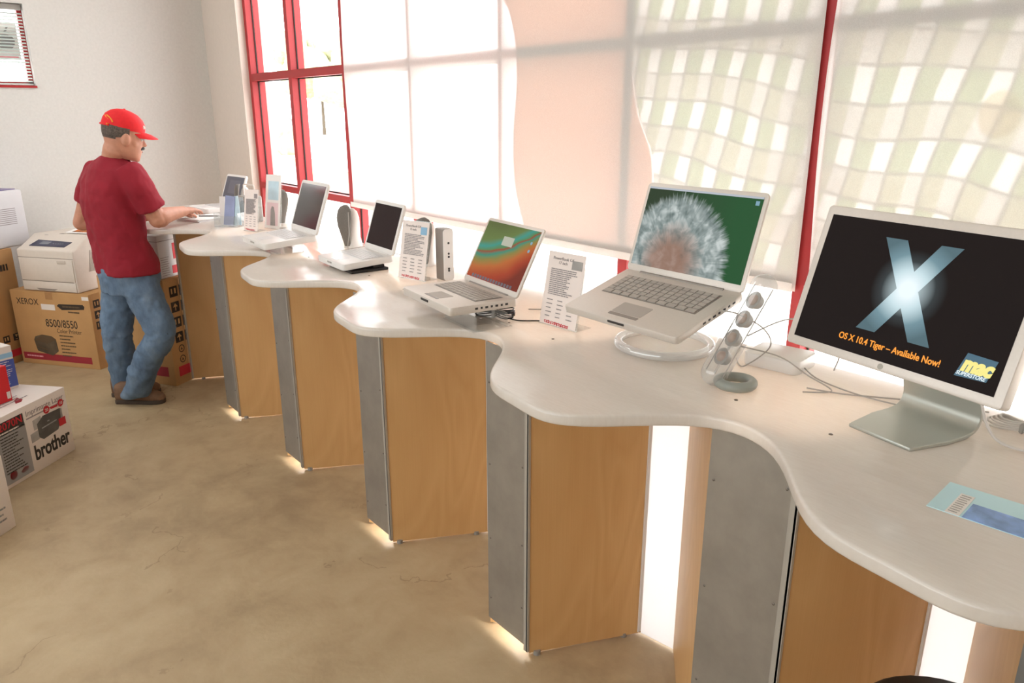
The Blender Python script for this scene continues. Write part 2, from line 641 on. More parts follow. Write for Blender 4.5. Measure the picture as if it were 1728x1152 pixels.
class Face:
    """prints on a flat face of a thing; off = how far the print stands off the face"""

    def __init__(s, parent, o, u, v, off=0.0006):
        s.p = parent
        s.F = frame4(o, u, v)
        s.off = off

    def at(s, x, y, z=0):
        return s.F @ Matrix.Translation((x, y, z))

    def rects(s, name, lst, m, th=0.0008):
        for x0, y0, x1, y1 in lst:
            ob = MB().bar(x0, x1, y0, y1, 0, th).build(name, m, s.p, False, s.at(0, 0, s.off - 0.0004))
        return ob

    def polys(s, name, lst, m, th=0.0008, lift=0.0, whole=False):
        for part in ([lst] if whole else [[q] for q in lst]):
            b = MB()
            for q in part:
                b.prism(q, 0, th)
            ob = b.build(name, m, s.p, False, s.at(0, 0, s.off - 0.0004 + lift))
        return ob

    def text(s, name, string, x, y, size, m, bold=0.0, align='LEFT', shear=0.0, sx=1.0, rot=0.0, lift=0.0, spacing=1.0):
        me = text_mesh(string, size, bold, 0.0004, align, shear, sx, spacing)
        me.transform(s.at(x, y, s.off + lift) @ Matrix.Rotation(rot, 4, 'Z'))
        me.materials.clear()
        me.materials.append(M[m])
        o = bpy.data.objects.new(name, me)
        C.objects.link(o)
        o.parent = s.p
        return o

    def lines(s, name, x0, y0, w, n, dy, th, m, jag=0.3, gaps=True, seed=1):
        """small print too fine to read: rows of short dashes"""
        rn = random.Random(seed)
        b = MB()
        for i in range(n):
            y = y0 - i * dy
            end = x0 + w * (1 - jag * rn.random())
            x = x0
            while x < end:
                l = min(end, x + w * (0.06 + 0.12 * rn.random()))
                b.bar(x, l, y - th / 2, y + th / 2, 0, 0.0006)
                x = l + w * 0.02
                if not gaps:
                    break
        return b.build(name, m, s.p, False, s.at(0, 0, s.off + 0.0005))


def smooth_pts(pts, n=8, closed=False):
    pts = [Vector(p) for p in pts]
    out = []
    m = len(pts)
    rng = range(m if closed else m - 1)
    for i in rng:
        if closed:
            p0, p1, p2, p3 = pts[i - 1], pts[i], pts[(i + 1) % m], pts[(i + 2) % m]
        else:
            p0, p1, p2, p3 = pts[max(i - 1, 0)], pts[i], pts[i + 1], pts[min(i + 2, m - 1)]
        for k in range(n):
            t = k / n
            out.append(0.5 * ((2 * p1) + (p2 - p0) * t + (2 * p0 - 5 * p1 + 4 * p2 - p3) * t * t + (3 * p1 - p0 - 3 * p2 + p3) * t ** 3))
    if not closed:
        out.append(pts[-1])
    return out


# ------------------------------------------------------------------ setting
XW = -6.58            # back wall
YI, YO = 2.20, 2.40   # window wall, inside and outside face
HC = 4.0
S = 'structure'
MB().bar(XW - 0.2, 3.6, -4.3, YO, -0.1, 0).build('floor', 'floor', smooth=False, kind=S)
MB().bar(XW - 0.2, 3.6, -4.3, YO, HC, HC + 0.1).build('ceiling', 'ceiling', smooth=False, kind=S)
WY0, WY1, WZ0, WZ1 = -0.35, 0.965, 1.885, 2.43
b = MB()
b.bar(XW - 0.2, XW, -4.3, WY0, 0, HC).bar(XW - 0.2, XW, WY1, YO, 0, HC)
b.bar(XW - 0.2, XW, WY0, WY1, 0, WZ0).bar(XW - 0.2, XW, WY0, WY1, WZ1, HC)
b.build('wall_back', 'wall', smooth=False, kind=S)
WX0, WX1, WTOP = -5.85, 2.9, 3.2
MB().bar(XW, WX0, YI, YO, 0, HC).bar(WX0, WX1, YI, YO, WTOP, HC).bar(WX1, 3.6, YI, YO, 0, HC).build('wall_window', 'white_wall', smooth=False, kind=S)
MB().bar(3.4, 3.6, -4.3, YI, 0, HC).build('wall_right', 'wall', smooth=False, kind=S)
MB().bar(XW, 3.4, -4.3, -4.1, 0, HC).build('wall_front', 'wall', smooth=False, kind=S)
# corner bead of the plaster reveal
MB().bar(WX0 - 0.02, WX0 + 0.006, YI - 0.006, YI + 0.05, 0, WTOP).build('trim_1', 'white_wall', smooth=False, kind=S)
# storefront glazing
mull = [-5.85, -5.14, -4.36, -3.61, -2.84, -2.06, -1.279, -0.50, 0.28, 1.06, 1.84, 2.85]
b = MB()
for x in mull:
    b.bar(x, x + 0.05, 2.25, 2.35, 0.0, WTOP)
for z0, z1 in ((0.0, 0.10), (1.145, 1.19), (1.925, 1.975), (WTOP - 0.05, WTOP)):
    for i in range(len(mull) - 1):
        b.bar(mull[i] + 0.05, mull[i + 1], 2.25, 2.35, z0, z1)
win = b.build('window_1', 'red', smooth=False, kind=S)
b = MB()
for i in range(len(mull) - 1):
    b.bar(mull[i] + 0.05, mull[i] + 0.057, 2.296, 2.303, 0.1, WTOP - 0.05).bar(mull[i + 1] - 0.007, mull[i + 1], 2.296, 2.303, 0.1, WTOP - 0.05)
    for z in (1.138, 1.19, 1.918, 1.975):
        b.bar(mull[i] + 0.05, mull[i + 1], 2.296, 2.303, z, z + 0.007)
b.build('glazing_gasket', 'ink_dark', win, False)
b = MB()
for i in range(len(mull) - 1):
    for z0, z1 in ((0.10, 1.145), (1.19, 1.925), (1.975, WTOP - 0.05)):
        b.bar(mull[i] + 0.05, mull[i + 1], 2.303, 2.309, z0, z1)
b.build('glass', 'glass', win, False)
# small window of the back wall, its red sill and glass
b = MB()
b.bar(XW - 0.15, XW - 0.09, WY0, WY1, WZ0, WZ0 + 0.03).bar(XW - 0.15, XW - 0.09, WY0, WY1, WZ1 - 0.03, WZ1)
b.bar(XW - 0.15, XW - 0.09, WY0, WY0 + 0.03, WZ0, WZ1).bar(XW - 0.15, XW - 0.09, WY1 - 0.03, WY1, WZ0, WZ1)
w2 = b.build('window_2', 'red', smooth=False, kind=S)
MB().bar(XW - 0.15, XW + 0.012, WY0 - 0.02, WY1 + 0.004, WZ0 - 0.015, WZ0).build('window_sill', 'red', w2, False)
MB().bar(XW - 0.122, XW - 0.117, WY0 + 0.03, WY1 - 0.03, WZ0 + 0.03, WZ1 - 0.03).build('glass', 'glass', w2, False)

# poster behind the slats of the small window
po = thing('window_poster', 'white poster with a dark apple emblem hung in the small blind-covered window', 'poster', (XW - 0.085, 0.55, 2.06))
MB().bar(-0.002, 0.0, -0.45, 0.365, 0, 0.245).build('sheet', 'paper', po, False)
F = Face(po, (0.0, -0.45, 0), (0, 1, 0), (0, 0, 1))
ap = []
for k in range(28):
    a = 2 * PI * k / 28
    r = 0.052 * (1 - 0.16 * math.cos(2 * a + PI) * (1 if math.sin(a) > 0 else 0.6))
    ap.append((0.735 + r * math.cos(a) * 1.0, 0.12 + r * math.sin(a) * 1.12))
F.polys('apple_emblem', [ap, [(0.735, 0.185), (0.75, 0.215), (0.765, 0.218), (0.752, 0.19)]], 'greyprint', whole=True)
F.rects('red_strip', [(0.02, 0.01, 0.80, 0.032)], 'ink_pink')
vb = thing('venetian_blind', 'white slatted venetian blind in the small window up on the back wall', 'blind', (XW - 0.05, 0.0, WZ0))
b = MB()
for k in range(22):
    b.box((0.0, (WY0 + WY1) / 2, 0.03 + k * 0.0215), (0.022, WY1 - WY0 - 0.02, 0.0012), (0, math.radians(28), 0))
b.build('slats', 'slat', vb, False)
MB().bar(-0.02, 0.02, WY0 + 0.01, WY1 - 0.01, 0.505, 0.54).build('headrail', 'grey_plastic', vb, False)
MB().bar(-0.012, 0.012, WY0 + 0.01, WY1 - 0.01, 0.004, 0.016).build('bottom_rail', 'slat', vb, False)
for y in (0.72, 0.1):
    MB().cyl((0.013, y, 0.01), (0.013, y, 0.51), 0.0015, seg=6).build('ladder_cord', 'slat', vb)


# roller blinds
def roller_blind(x0, x1, label, lean0=0.0, seed=0):
    o = thing('roller_blind', label, 'blind', ((x0 + x1) / 2, 2.238, 1.138), group='roller blinds over the shop window')
    hw = (x1 - x0) / 2
    b = MB()
    nx, nz = 60, 26
    V = []
    for i in range(nx + 1):
        row = []
        for j in range(nz + 1):
            u, z = i / nx, 1.98 * j / nz
            y = 0.0018 * math.sin(u * 9 + seed + z * 0.7) * (0.3 + 0.7 * (1 - j / nz)) - 0.001 * math.cos(u * 23 + z * 2)
            x = -hw + 2 * hw * u
            if i == 0:
                x += 0.012 * math.sin(z * 4.3 + seed)
            row.append(b.b.verts.new((x, y, z)))
        V.append(row)
    for i in range(nx):
        for j in range(nz):
            b.b.faces.new((V[i][j], V[i + 1][j], V[i + 1][j + 1], V[i][j + 1]))
    b.build('cloth', 'blind', o)
    b = MB()
    b.bar(-hw + 0.004, hw - 0.004, -0.017, -0.013, 0.0, 0.03).bevel(0.001, 1)
    b.build('hem_bar', 'blind', o, False)
    MB().cyl((-hw, -0.02, 2.0), (hw, -0.02, 2.0), 0.028).build('roller_tube', 'white_plastic', o)
    return o


roller_blind(-4.30, -1.262, 'long white roller blind over the middle of the window, salmon film showing through', seed=1)
roller_blind(-1.228, 2.4, 'white roller blind behind the big monitor, checked film showing through', seed=2.2)


# window films on the outside of the glass
def film_sheet(name, label, poly, m):
    o = MB().prism(poly, 0, 0.001, Matrix.Translation((0, 2.2428, 0)) @ Matrix.Rotation(PI / 2, 4, 'X')).build(name, m, None, False)
    o.data.transform(Matrix.Diagonal((2.228 / 2.37, 1, 1, 1)))
    return tag(o, label, 'window film')


lc = smooth_pts([(-3.02, 3.1, 0), (-2.99, 2.4, 0), (-2.968, 2.2, 0), (-2.916, 2.12, 0), (-2.872, 1.99, 0), (-2.863, 1.81, 0), (-2.885, 1.62, 0), (-2.876, 1.4, 0), (-2.803, 1.187, 0), (-2.79, 1.15, 0)], 5)
rc = smooth_pts([(-2.002, 1.15, 0), (-2.0, 1.2, 0), (-2.012, 1.473, 0), (-2.034, 1.571, 0), (-2.104, 1.7, 0), (-2.15, 1.88, 0), (-2.18, 2.12, 0), (-2.2, 3.1, 0)], 5)
film_sheet('window_film', 'salmon coloured translucent film with wavy edges on the window glass', [(p.x, p.y) for p in lc] + [(p.x, p.y) for p in rc], 'salmon')
rc2 = [(p.x + 0.004, p.y) for p in rc]
film_sheet('window_film', 'green and white checked film between the salmon film and the narrow red upright', [(-1.350, 1.15), (-1.350, 3.1)] + list(reversed(rc2)), 'checks')
film_sheet('window_film', 'green and white checked film behind the blind at the big monitor', [(2.5, 1.15), (2.5, 3.1), (-1.298, 3.1), (-1.298, 1.15)], 'checks')
el = [(-0.755 + 0.05 * math.cos(2 * PI * k / 24), 1.695 + 0.06 * math.sin(2 * PI * k / 24)) for k in range(24)]
o = MB().prism(el, 0, 0.001, Matrix.Translation((0, 2.2418, 0)) @ Matrix.Rotation(PI / 2, 4, 'X')).build('window_sticker', 'cream', None, False)
tag(o, 'cream oval sticker on the checked film at the upper right', 'sticker')

# outdoors: bright pavement, a dry lawn strip, trees, bush, car, sign
MB().bar(-90, 12, YO + 0.02, 90, -0.25, -0.12).build('ground', 'pave', smooth=False, kind=S)
MB().box((-22.5, 10.8, -0.10), (14, 1.3, 0.06), (0, 0, -0.35)).build('lawn', 'grass', smooth=False, kind=S)


def tree(x, y, h, r, label, seed):
    o = thing('tree', label, 'tree', (x, y, -0.12), group='trees outside the window')
    MB().cyl((0, 0, 0), (0, 0, h * 0.6), 0.16, 0.09, 10).build('trunk', 'bark', o)
    b = MB()
    rn = random.Random(seed)
    for k in range(16):
        a, q, z = rn.random() * 6.28, rn.random() ** 0.5 * r * 0.7, h * (0.45 + 0.5 * rn.random())
        b.ball((math.cos(a) * q, math.sin(a) * q, z), r * (0.3 + 0.25 * rn.random()), 3, (1, 1, 0.8))
    for v in b.b.verts:
        v.co += v.normal * (noise.noise(v.co * 1.3) * 0.35 + noise.noise(v.co * 4) * 0.18)
    b.build('crown', 'leaf', o)


tree(-62, 30, 7.5, 4.2, 'pale round tree across the road, seen through the left panes', 1)
tree(-52, 28.5, 6.0, 3.4, 'lower spreading tree right of the round tree, seen through the left panes', 2)
tree(-73, 24, 6.5, 3.6, 'hazy tree at the left end of the row outside', 3)
b = MB()
rn = random.Random(5)
for k in range(9):
    b.ball((rn.uniform(-0.5, 0.5), rn.uniform(-0.3, 0.3), rn.uniform(0.3, 0.9)), rn.uniform(0.3, 0.5), 3)
for v in b.b.verts:
    v.co += v.normal * noise.noise(v.co * 5) * 0.09
o = b.build('bush', 'leaf', M4=Matrix.Translation((-33.5, 14.6, -0.12)))
tag(o, 'rounded bush by the road outside, behind the left red mullion', 'bush')
cr = thing('car', 'pale car parked far outside beyond the leftmost window pane', 'car', (-57, 24.0, -0.12), (0, 0, 0.9))
MB().loft([((-2.1, 0, 0.55), (0, 0.75, 0), (0, 0, 0.18)), ((-1.9, 0, 0.6), (0, 0.85, 0), (0, 0, 0.32)), ((0, 0, 0.62), (0, 0.88, 0), (0, 0, 0.36)), ((1.8, 0, 0.6), (0, 0.85, 0), (0, 0, 0.3)), ((2.1, 0, 0.55), (0, 0.7, 0), (0, 0, 0.15))], 16, 4).build('body', 'car', cr)
MB().loft([((0, 0, 0.9), (1.4, 0, 0), (0, 0.8, 0)), ((-0.05, 0, 1.2), (1.05, 0, 0), (0, 0.72, 0)), ((-0.05, 0, 1.45), (0.8, 0, 0), (0, 0.6, 0))], 20, 4).build('cabin', 'lcd', cr)
for sx in (-1.3, 1.3):
    for sy in (-0.78, 0.78):
        MB().cyl((sx, sy - 0.1, 0.32), (sx, sy + 0.1, 0.32), 0.32).build('wheel', 'black', cr)
sg = thing('street_sign', 'white rectangular sign on a post outside, beside the leftmost mullion', 'sign', (-31, 13.2, -0.12))
MB().cyl((0, 0, 0), (0, 0, 2.3), 0.035).build('post', 'grey_plastic', sg)
MB().box((0, 0, 2.2), (0.5, 0.03, 0.6), (0, 0, 0.6)).build('sign_board', 'sign_white', sg, False)

# ------------------------------------------------------------------ counter
CZ0, CZ1 = 1.03, 1.06
PER = 0.855


def edge_y(x):
    th = 2 * PI * (x + 0.821) / 0.885
    return 1.180 + 0.147 * math.cos(th) + 0.019 * math.cos(2 * th) - 0.009 * math.sin(2 * th) - 0.009 * math.cos(3 * th) - 0.011 * (x + 2.1)


XL, XR = -5.72, 0.9
ct = thing('display_counter', 'long white wavy-edged display counter under the window', 'counter', (0, 0, 0))
b = MB()
poly = []
N = 260
for i in range(N + 1):
    x = XL + (XR - XL) * i / N
    poly.append((x, edge_y(x)))
poly += [(XR, 1.84), (XL, 1.84)]
b.prism(poly, CZ0, CZ1)
bmesh.ops.recalc_face_normals(b.b, faces=b.b.faces)
ed = [e for e in b.b.edges if len(e.link_faces) == 2 and any(abs(fc.normal.z) > 0.9 for fc in e.link_faces)]
bmesh.ops.bevel(b.b, geom=ed, offset=0.007, segments=3, affect='EDGES', profile=0.5)
b.build('counter_top', 'counter', ct, ang=50)
for x, y in ((-0.685, 1.421), (-0.925, 1.435), (-1.559, 1.437), (-1.78, 1.45), (-2.40, 1.44), (-2.703, 1.461), (-3.25, 1.45)):
    MB().lathe([(0.0045, 0), (0.0045, 0.0012), (0.003, 0.0022)], (x, y, CZ1 - 0.0004), 12).build('screw', 'screwm', ct)


# pedestals
def wallpanel(p0, p1, th, z0, z1):
    p0, p1 = Vector((*p0, 0)), Vector((*p1, 0))
    d = (p1 - p0).normalized()
    n = Vector((d.y, -d.x, 0)) * th
    return MB().prism([(p0.x, p0.y), (p1.x, p1.y), (p1.x - n.x, p1.y - n.y), (p0.x - n.x, p0.y - n.y)], z0, z1)


PX = [(-4.104 - 0.205, -4.104), (-3.254 - 0.2, -3.254), (-2.402 - 0.2, -2.402), (-1.543 - 0.205, -1.543), (-0.912, -0.690), (-0.268, -0.06)]
PLAB = ['birch and metal pedestal below the shiny-screen white laptop, next to the end panel',
        'birch and metal pedestal below the white laptop with the dark blank screen',
        'birch and metal pedestal just left of the wave-screen laptop, under the counter',
        'birch pedestal standing below the dandelion-screen laptop, left of the wide white gap',
        'pedestal with the widest metal face, below the big monitor',
        'dark-sided pedestal at the right frame edge, beyond the white panel']
YF, YB = 1.335, 1.70
for k, (xl, xr) in enumerate(PX):
    xm = (xl + xr) / 2
    o = thing('counter_pedestal', PLAB[k], 'pedestal', (xm, YF, 0), group='counter pedestals')
    T = Matrix.Translation((-xm, -YF, 0))
    bl = (xl - 0.345, YB + 0.02) if k < 5 else (xl - 0.172, YB + 0.02)
    br = (xr + (0.19 if k < 3 else 0.163), YB)
    wallpanel((xr, YF + 0.004), br, 0.018, 0.009, CZ0 - 0.001).build('side_panel', 'wood', o, False, T)
    wallpanel(bl, (xl, YF + 0.004), 0.018, 0.009, CZ0 - 0.001).build('side_panel', 'wood', o, False, T)
    b = MB().bar(xl, xr, YF - 0.003, YF + 0.001, 0.035, CZ0 - 0.001)
    b.build('metal_panel', 'galv', o, False, T)['label'] = 'galvanised metal front panel'
    d = (Vector((*br, 0)) - Vector((xr, YF, 0))).normalized()
    b = MB().bar(xr - 0.016, xr + 0.001, YF - 0.006, YF - 0.003, 0.018, CZ0 - 0.001)
    b.bar(xr - 0.004, xr + 0.003, YF - 0.006, YF + 0.003, 0.018, CZ0 - 0.001)
    b.build('corner_trim', 'trim', o, False, T)
    for z in (0.12, 0.35, 0.62, 0.9):
        for x in (xl + 0.015, xr - 0.028):
            MB().ball((x, YF - 0.004, z + (0.05 if x > xm else 0)), 0.0035, 1, (1, 0.6, 1)).build('panel_screw', 'screwm', o, True, T)
    for fx in (xr + 0.022, br[0] - 0.022):
        fy = YF + 0.03 if fx < xr + 0.05 else YB - 0.05
        MB().cyl((fx - 0.012, fy, 0), (fx - 0.012, fy, 0.016), 0.012, seg=12).build('levelling_foot', 'grey_plastic', o, True, T)
    wallpanel(br, (bl[0] + 0.02, YB + 0.02), 0.012, 0.014, CZ0 - 0.001).build('back_panel', 'acrylic_white', o, False, T)
    # assumed lamp inside the pedestal: a short fluorescent tube lying near the floor
    lt = bpy.data.lights.new('pedestal_lamp', 'POINT')
    lt.shadow_soft_size = 0.018
    lt.energy = 0.7
    lt.color = (1, 0.99, 0.97)
    lo = bpy.data.objects.new('pedestal_lamp', lt)
    C.objects.link(lo)
    lo.location = (xm, YF + 0.05, 0.085)
    lt2 = bpy.data.lights.new('pedestal_uplight', 'AREA')  # assumed upward lamp, lighting the counter top from below
    lt2.shape = 'RECTANGLE'
    lt2.size, lt2.size_y = 0.18, 0.18
    lt2.energy = 6.5
    lt2.color = (1, 0.92, 0.84)
    lo2 = bpy.data.objects.new('pedestal_uplight', lt2)
    C.objects.link(lo2)
    lo2.location = (xm, YF + 0.16, 0.35)
    lo2.rotation_euler = (PI, 0, 0)

# far end panel of the counter
o = thing('counter_end_panel', 'birch end panel holding up the far end of the counter beside the boxes', 'panel', (-4.959, YF, 0))
T = Matrix.Translation((4.959, -YF, 0))
wallpanel((-4.959, YF + 0.004), (-4.80, YB), 0.018, 0.012, CZ0 - 0.001).build('side_panel', 'wood', o, False, T)
MB().bar(-4.975, -4.957, YF - 0.006, YF + 0.004, 0.012, CZ0 - 0.001).build('corner_trim', 'trim', o, False, T)
MB().cyl((-4.94, YF + 0.06, 0), (-4.94, YF + 0.06, 0.014), 0.012, seg=12).build('levelling_foot', 'grey_plastic', o, True, T)
# white panels between the pedestals
GL = ['the far end panel and the second pedestal', 'the two pedestals before the dark-screen laptop', 'the pedestals below the dark-screen and colourful-screen laptops',
      'the pedestals left of the dandelion-screen laptop', 'the dandelion-screen pedestal and the widest metal pedestal', 'the widest metal pedestal and the dark-sided one']
ends = [(-4.80, YB)] + [(xr + (0.19 if k < 3 else 0.163), YB) for k, (xl, xr) in enumerate(PX)]
starts = [(xl - 0.345, YB + 0.02) for xl, xr in PX[:5]] + [(PX[5][0] - 0.172, YB + 0.02)]
for k in range(6):
    o = wallpanel(ends[k], starts[k], 0.006, 0.008, CZ0 - 0.001).build('acrylic_panel', 'acrylic_white', None, False)
    tag(o, 'white glowing acrylic panel between ' + GL[k], 'panel', 'white panels between the pedestals')

# stool tucked under the counter at the bottom edge of the picture
st = thing('stool', 'round black stool seat tucked under the counter, just in frame at the bottom', 'stool', (-0.285, 1.15, 0))
MB().lathe([(0.02, 0.715), (0.14, 0.715), (0.15, 0.725), (0.15, 0.742), (0.14, 0.75), (0.02, 0.752)], seg=36).build('seat', 'black', st)
for a in (0.5, 2.07, 3.64, 5.21):
    MB().cyl((0.2 * math.cos(a), 0.2 * math.sin(a), 0), (0.11 * math.cos(a), 0.11 * math.sin(a), 0.72), 0.012, seg=12).build('leg', 'black', st)
MB().tube([(0.175 * math.cos(a), 0.175 * math.sin(a), 0.2) for a in (2 * PI * k / 28 for k in range(28))], 0.008, 8, True).build('foot_ring', 'black', st)


# ------------------------------------------------------------------ screens
def screen_dandelion():
    t = NT('dandelion_screen')
    v = t.coords((1, 1, 1))                 # screen local: x across, y up, origin at centre
    sx = t.n('SeparateXYZ')
    t.l(v, sx.inputs[0])
    x = t.math('SUBTRACT', sx.outputs[0], -0.055)
    y = t.math('SUBTRACT', sx.outputs[1], -0.090)
    r = t.math('SQRT', t.math('ADD', t.math('MULTIPLY', x, x), t.math('MULTIPLY', y, y)))
    ang = t.math('ARCTAN2', y, x)
    cm = t.n('CombineXYZ')
    t.l(t.math('MULTIPLY', ang, 14.0), cm.inputs[0])
    t.l(t.math('MULTIPLY', r, 6.0), cm.inputs[1])
    ray = t.noise(cm.outputs[0], 1.6, 4, 0.7)
    cl = t.noise(v, 30, 2, 0.6, 0.4)
    edge = t.math('ADD', 0.145, t.math('MULTIPLY', ray, 0.075))
    inside = t.math('SUBTRACT', edge, r)
    head = t.ramp(t.math('ADD', t.math('MULTIPLY', inside, 22.0), 0.15), [(0.0, (0, 0, 0, 1)), (0.5, (1, 1, 1, 1))])
    fl = t.math('ADD', t.math('MULTIPLY', cl, 0.85), t.math('MULTIPLY', ray, 0.25))
    white = t.ramp(fl, [(0.34, lin((92, 108, 106))), (0.55, lin((150, 162, 160))), (0.72, lin((206, 214, 212)))])
    corem = t.ramp(t.math('ADD', t.math('MULTIPLY', r, 11.0), t.math('MULTIPLY', cl, -1.0)), [(0.05, (1, 1, 1, 1)), (0.75, (0, 0, 0, 1))])
    white = t.mix(t.math('MULTIPLY', corem, 0.8), white, lin((156, 112, 90)))
    bgc = t.ramp(t.math('ADD', t.math('MULTIPLY', sx.outputs[0], 3.0), 0.45), [(0.1, lin((44, 62, 40))), (0.8, lin((34, 84, 46)))])
    col = t.mix(head, bgc, white)
    p = t.pbsdf((0.004, 0.004, 0.004, 1), 0.5, 0.0, Specular_IOR_Level=0.15)
    t.l(col, p.inputs['Emission Color'])
    p.inputs['Emission Strength'].default_value = 0.85
    return t.m


def screen_waves():
    t = NT('colour_wave_screen')
    v = t.coords((1, 1, 1))
    sx = t.n('SeparateXYZ')
    t.l(v, sx.inputs[0])
    n = t.noise(t.coords((3, 7, 1)), 1.2, 2, 0.5, 0.8)
    f = t.math('ADD', t.math('ADD', t.math('MULTIPLY', sx.outputs[1], 4.4), t.math('MULTIPLY', sx.outputs[0], -1.5)), t.math('MULTIPLY', t.math('SUBTRACT', n, 0.5), 0.25))
    q = t.math('MULTIPLY', t.math('MULTIPLY', sx.outputs[0], sx.outputs[0]), 5.0)
    f = t.math('ADD', t.math('SUBTRACT', f, q), 0.5)
    col = t.ramp(f, [(0.0, lin((120, 44, 28))), (0.16, lin((166, 62, 34))), (0.34, lin((186, 104, 50))), (0.46, lin((136, 130, 66))),
                     (0.53, lin((60, 140, 116))), (0.575, lin((150, 70, 44))), (0.60, lin((88, 132, 84))), (0.68, lin((62, 150, 136))), (0.78, lin((104, 124, 66))), (1.0, lin((92, 104, 56)))])
    p = t.pbsdf((0.004, 0.004, 0.004, 1), 0.5, 0.0, Specular_IOR_Level=0.15)
    t.l(col, p.inputs['Emission Color'])
    p.inputs['Emission Strength'].default_value = 0.85
    return t.m


def screen_x():
    t = NT('dark_glow_screen')
    v = t.coords((1, 1, 1))
    g = t.n('TexGradient', gradient_type='SPHERICAL')
    mp = t.n('Mapping')
    mp.inputs['Location'].default_value = (-0.002, -0.012, 0)
    mp.inputs['Scale'].default_value = (1, 1, 1)
    t.l(v, mp.inputs[0])
    sc_ = t.n('VectorMath', operation='SCALE')
    sc_.inputs['Scale'].default_value = 1 / 0.078
    t.l(mp.outputs[0], sc_.inputs[0])
    t.l(sc_.outputs[0], g.inputs[0])
    col = t.ramp(g.outputs[1], [(0.0, lin((26, 20, 19))), (0.30, lin((54, 60, 62))), (0.9, lin((190, 208, 212)))])
    p = t.pbsdf((0.004, 0.003, 0.003, 1), 0.6, 0.0, Specular_IOR_Level=0.08)
    t.l(col, p.inputs['Emission Color'])
    p.inputs['Emission Strength'].default_value = 1.0
    return t.m


def x_mat():
    t = NT('icy_x')
    v = t.coords((1, 1, 1))
    g = t.n('TexGradient', gradient_type='SPHERICAL')
    sc_ = t.n('VectorMath', operation='SCALE')
    sc_.inputs['Scale'].default_value = 1 / 0.10
    t.l(v, sc_.inputs[0])
    t.l(sc_.outputs[0], g.inputs[0])
    col = t.ramp(g.outputs[1], [(0.0, lin((82, 106, 114))), (0.3, lin((112, 142, 152))), (0.62, lin((196, 218, 224))), (0.85, lin((232, 244, 248)))])
    p = t.pbsdf((0.01, 0.01, 0.01, 1), 0.6, 0.0, Specular_IOR_Level=0.08)
    t.l(col, p.inputs['Emission Color'])
    p.inputs['Emission Strength'].default_value = 1.0
    return t.m


M['scr_dandelion'] = screen_dandelion()
M['scr_waves'] = screen_waves()
M['scr_x'] = screen_x()
M['x_ice'] = x_mat()
M['orange_text'] = emit('orange_caption', (246, 150, 30), 1.0)
M['yellow_text'] = emit('yellow_logo', (236, 224, 130), 1.0)
M['logo_blue'] = emit('logo_blue', (52, 92, 112), 1.0)
M['logo_white'] = emit('logo_white', (220, 232, 236), 1.0)
M['scr_white'] = emit('screen_white', (176, 178, 160), 0.9)
M['scr_blue'] = emit('screen_icon', (120, 160, 180), 0.9)
M['scr_bar'] = emit('screen_menu_bar', (190, 196, 206), 0.8)
M['scr_grey'] = emit('screen_window_grey', (92, 86, 96), 0.8)
M['scr_l1'] = emit('screen_slate', (72, 68, 80), 0.8)


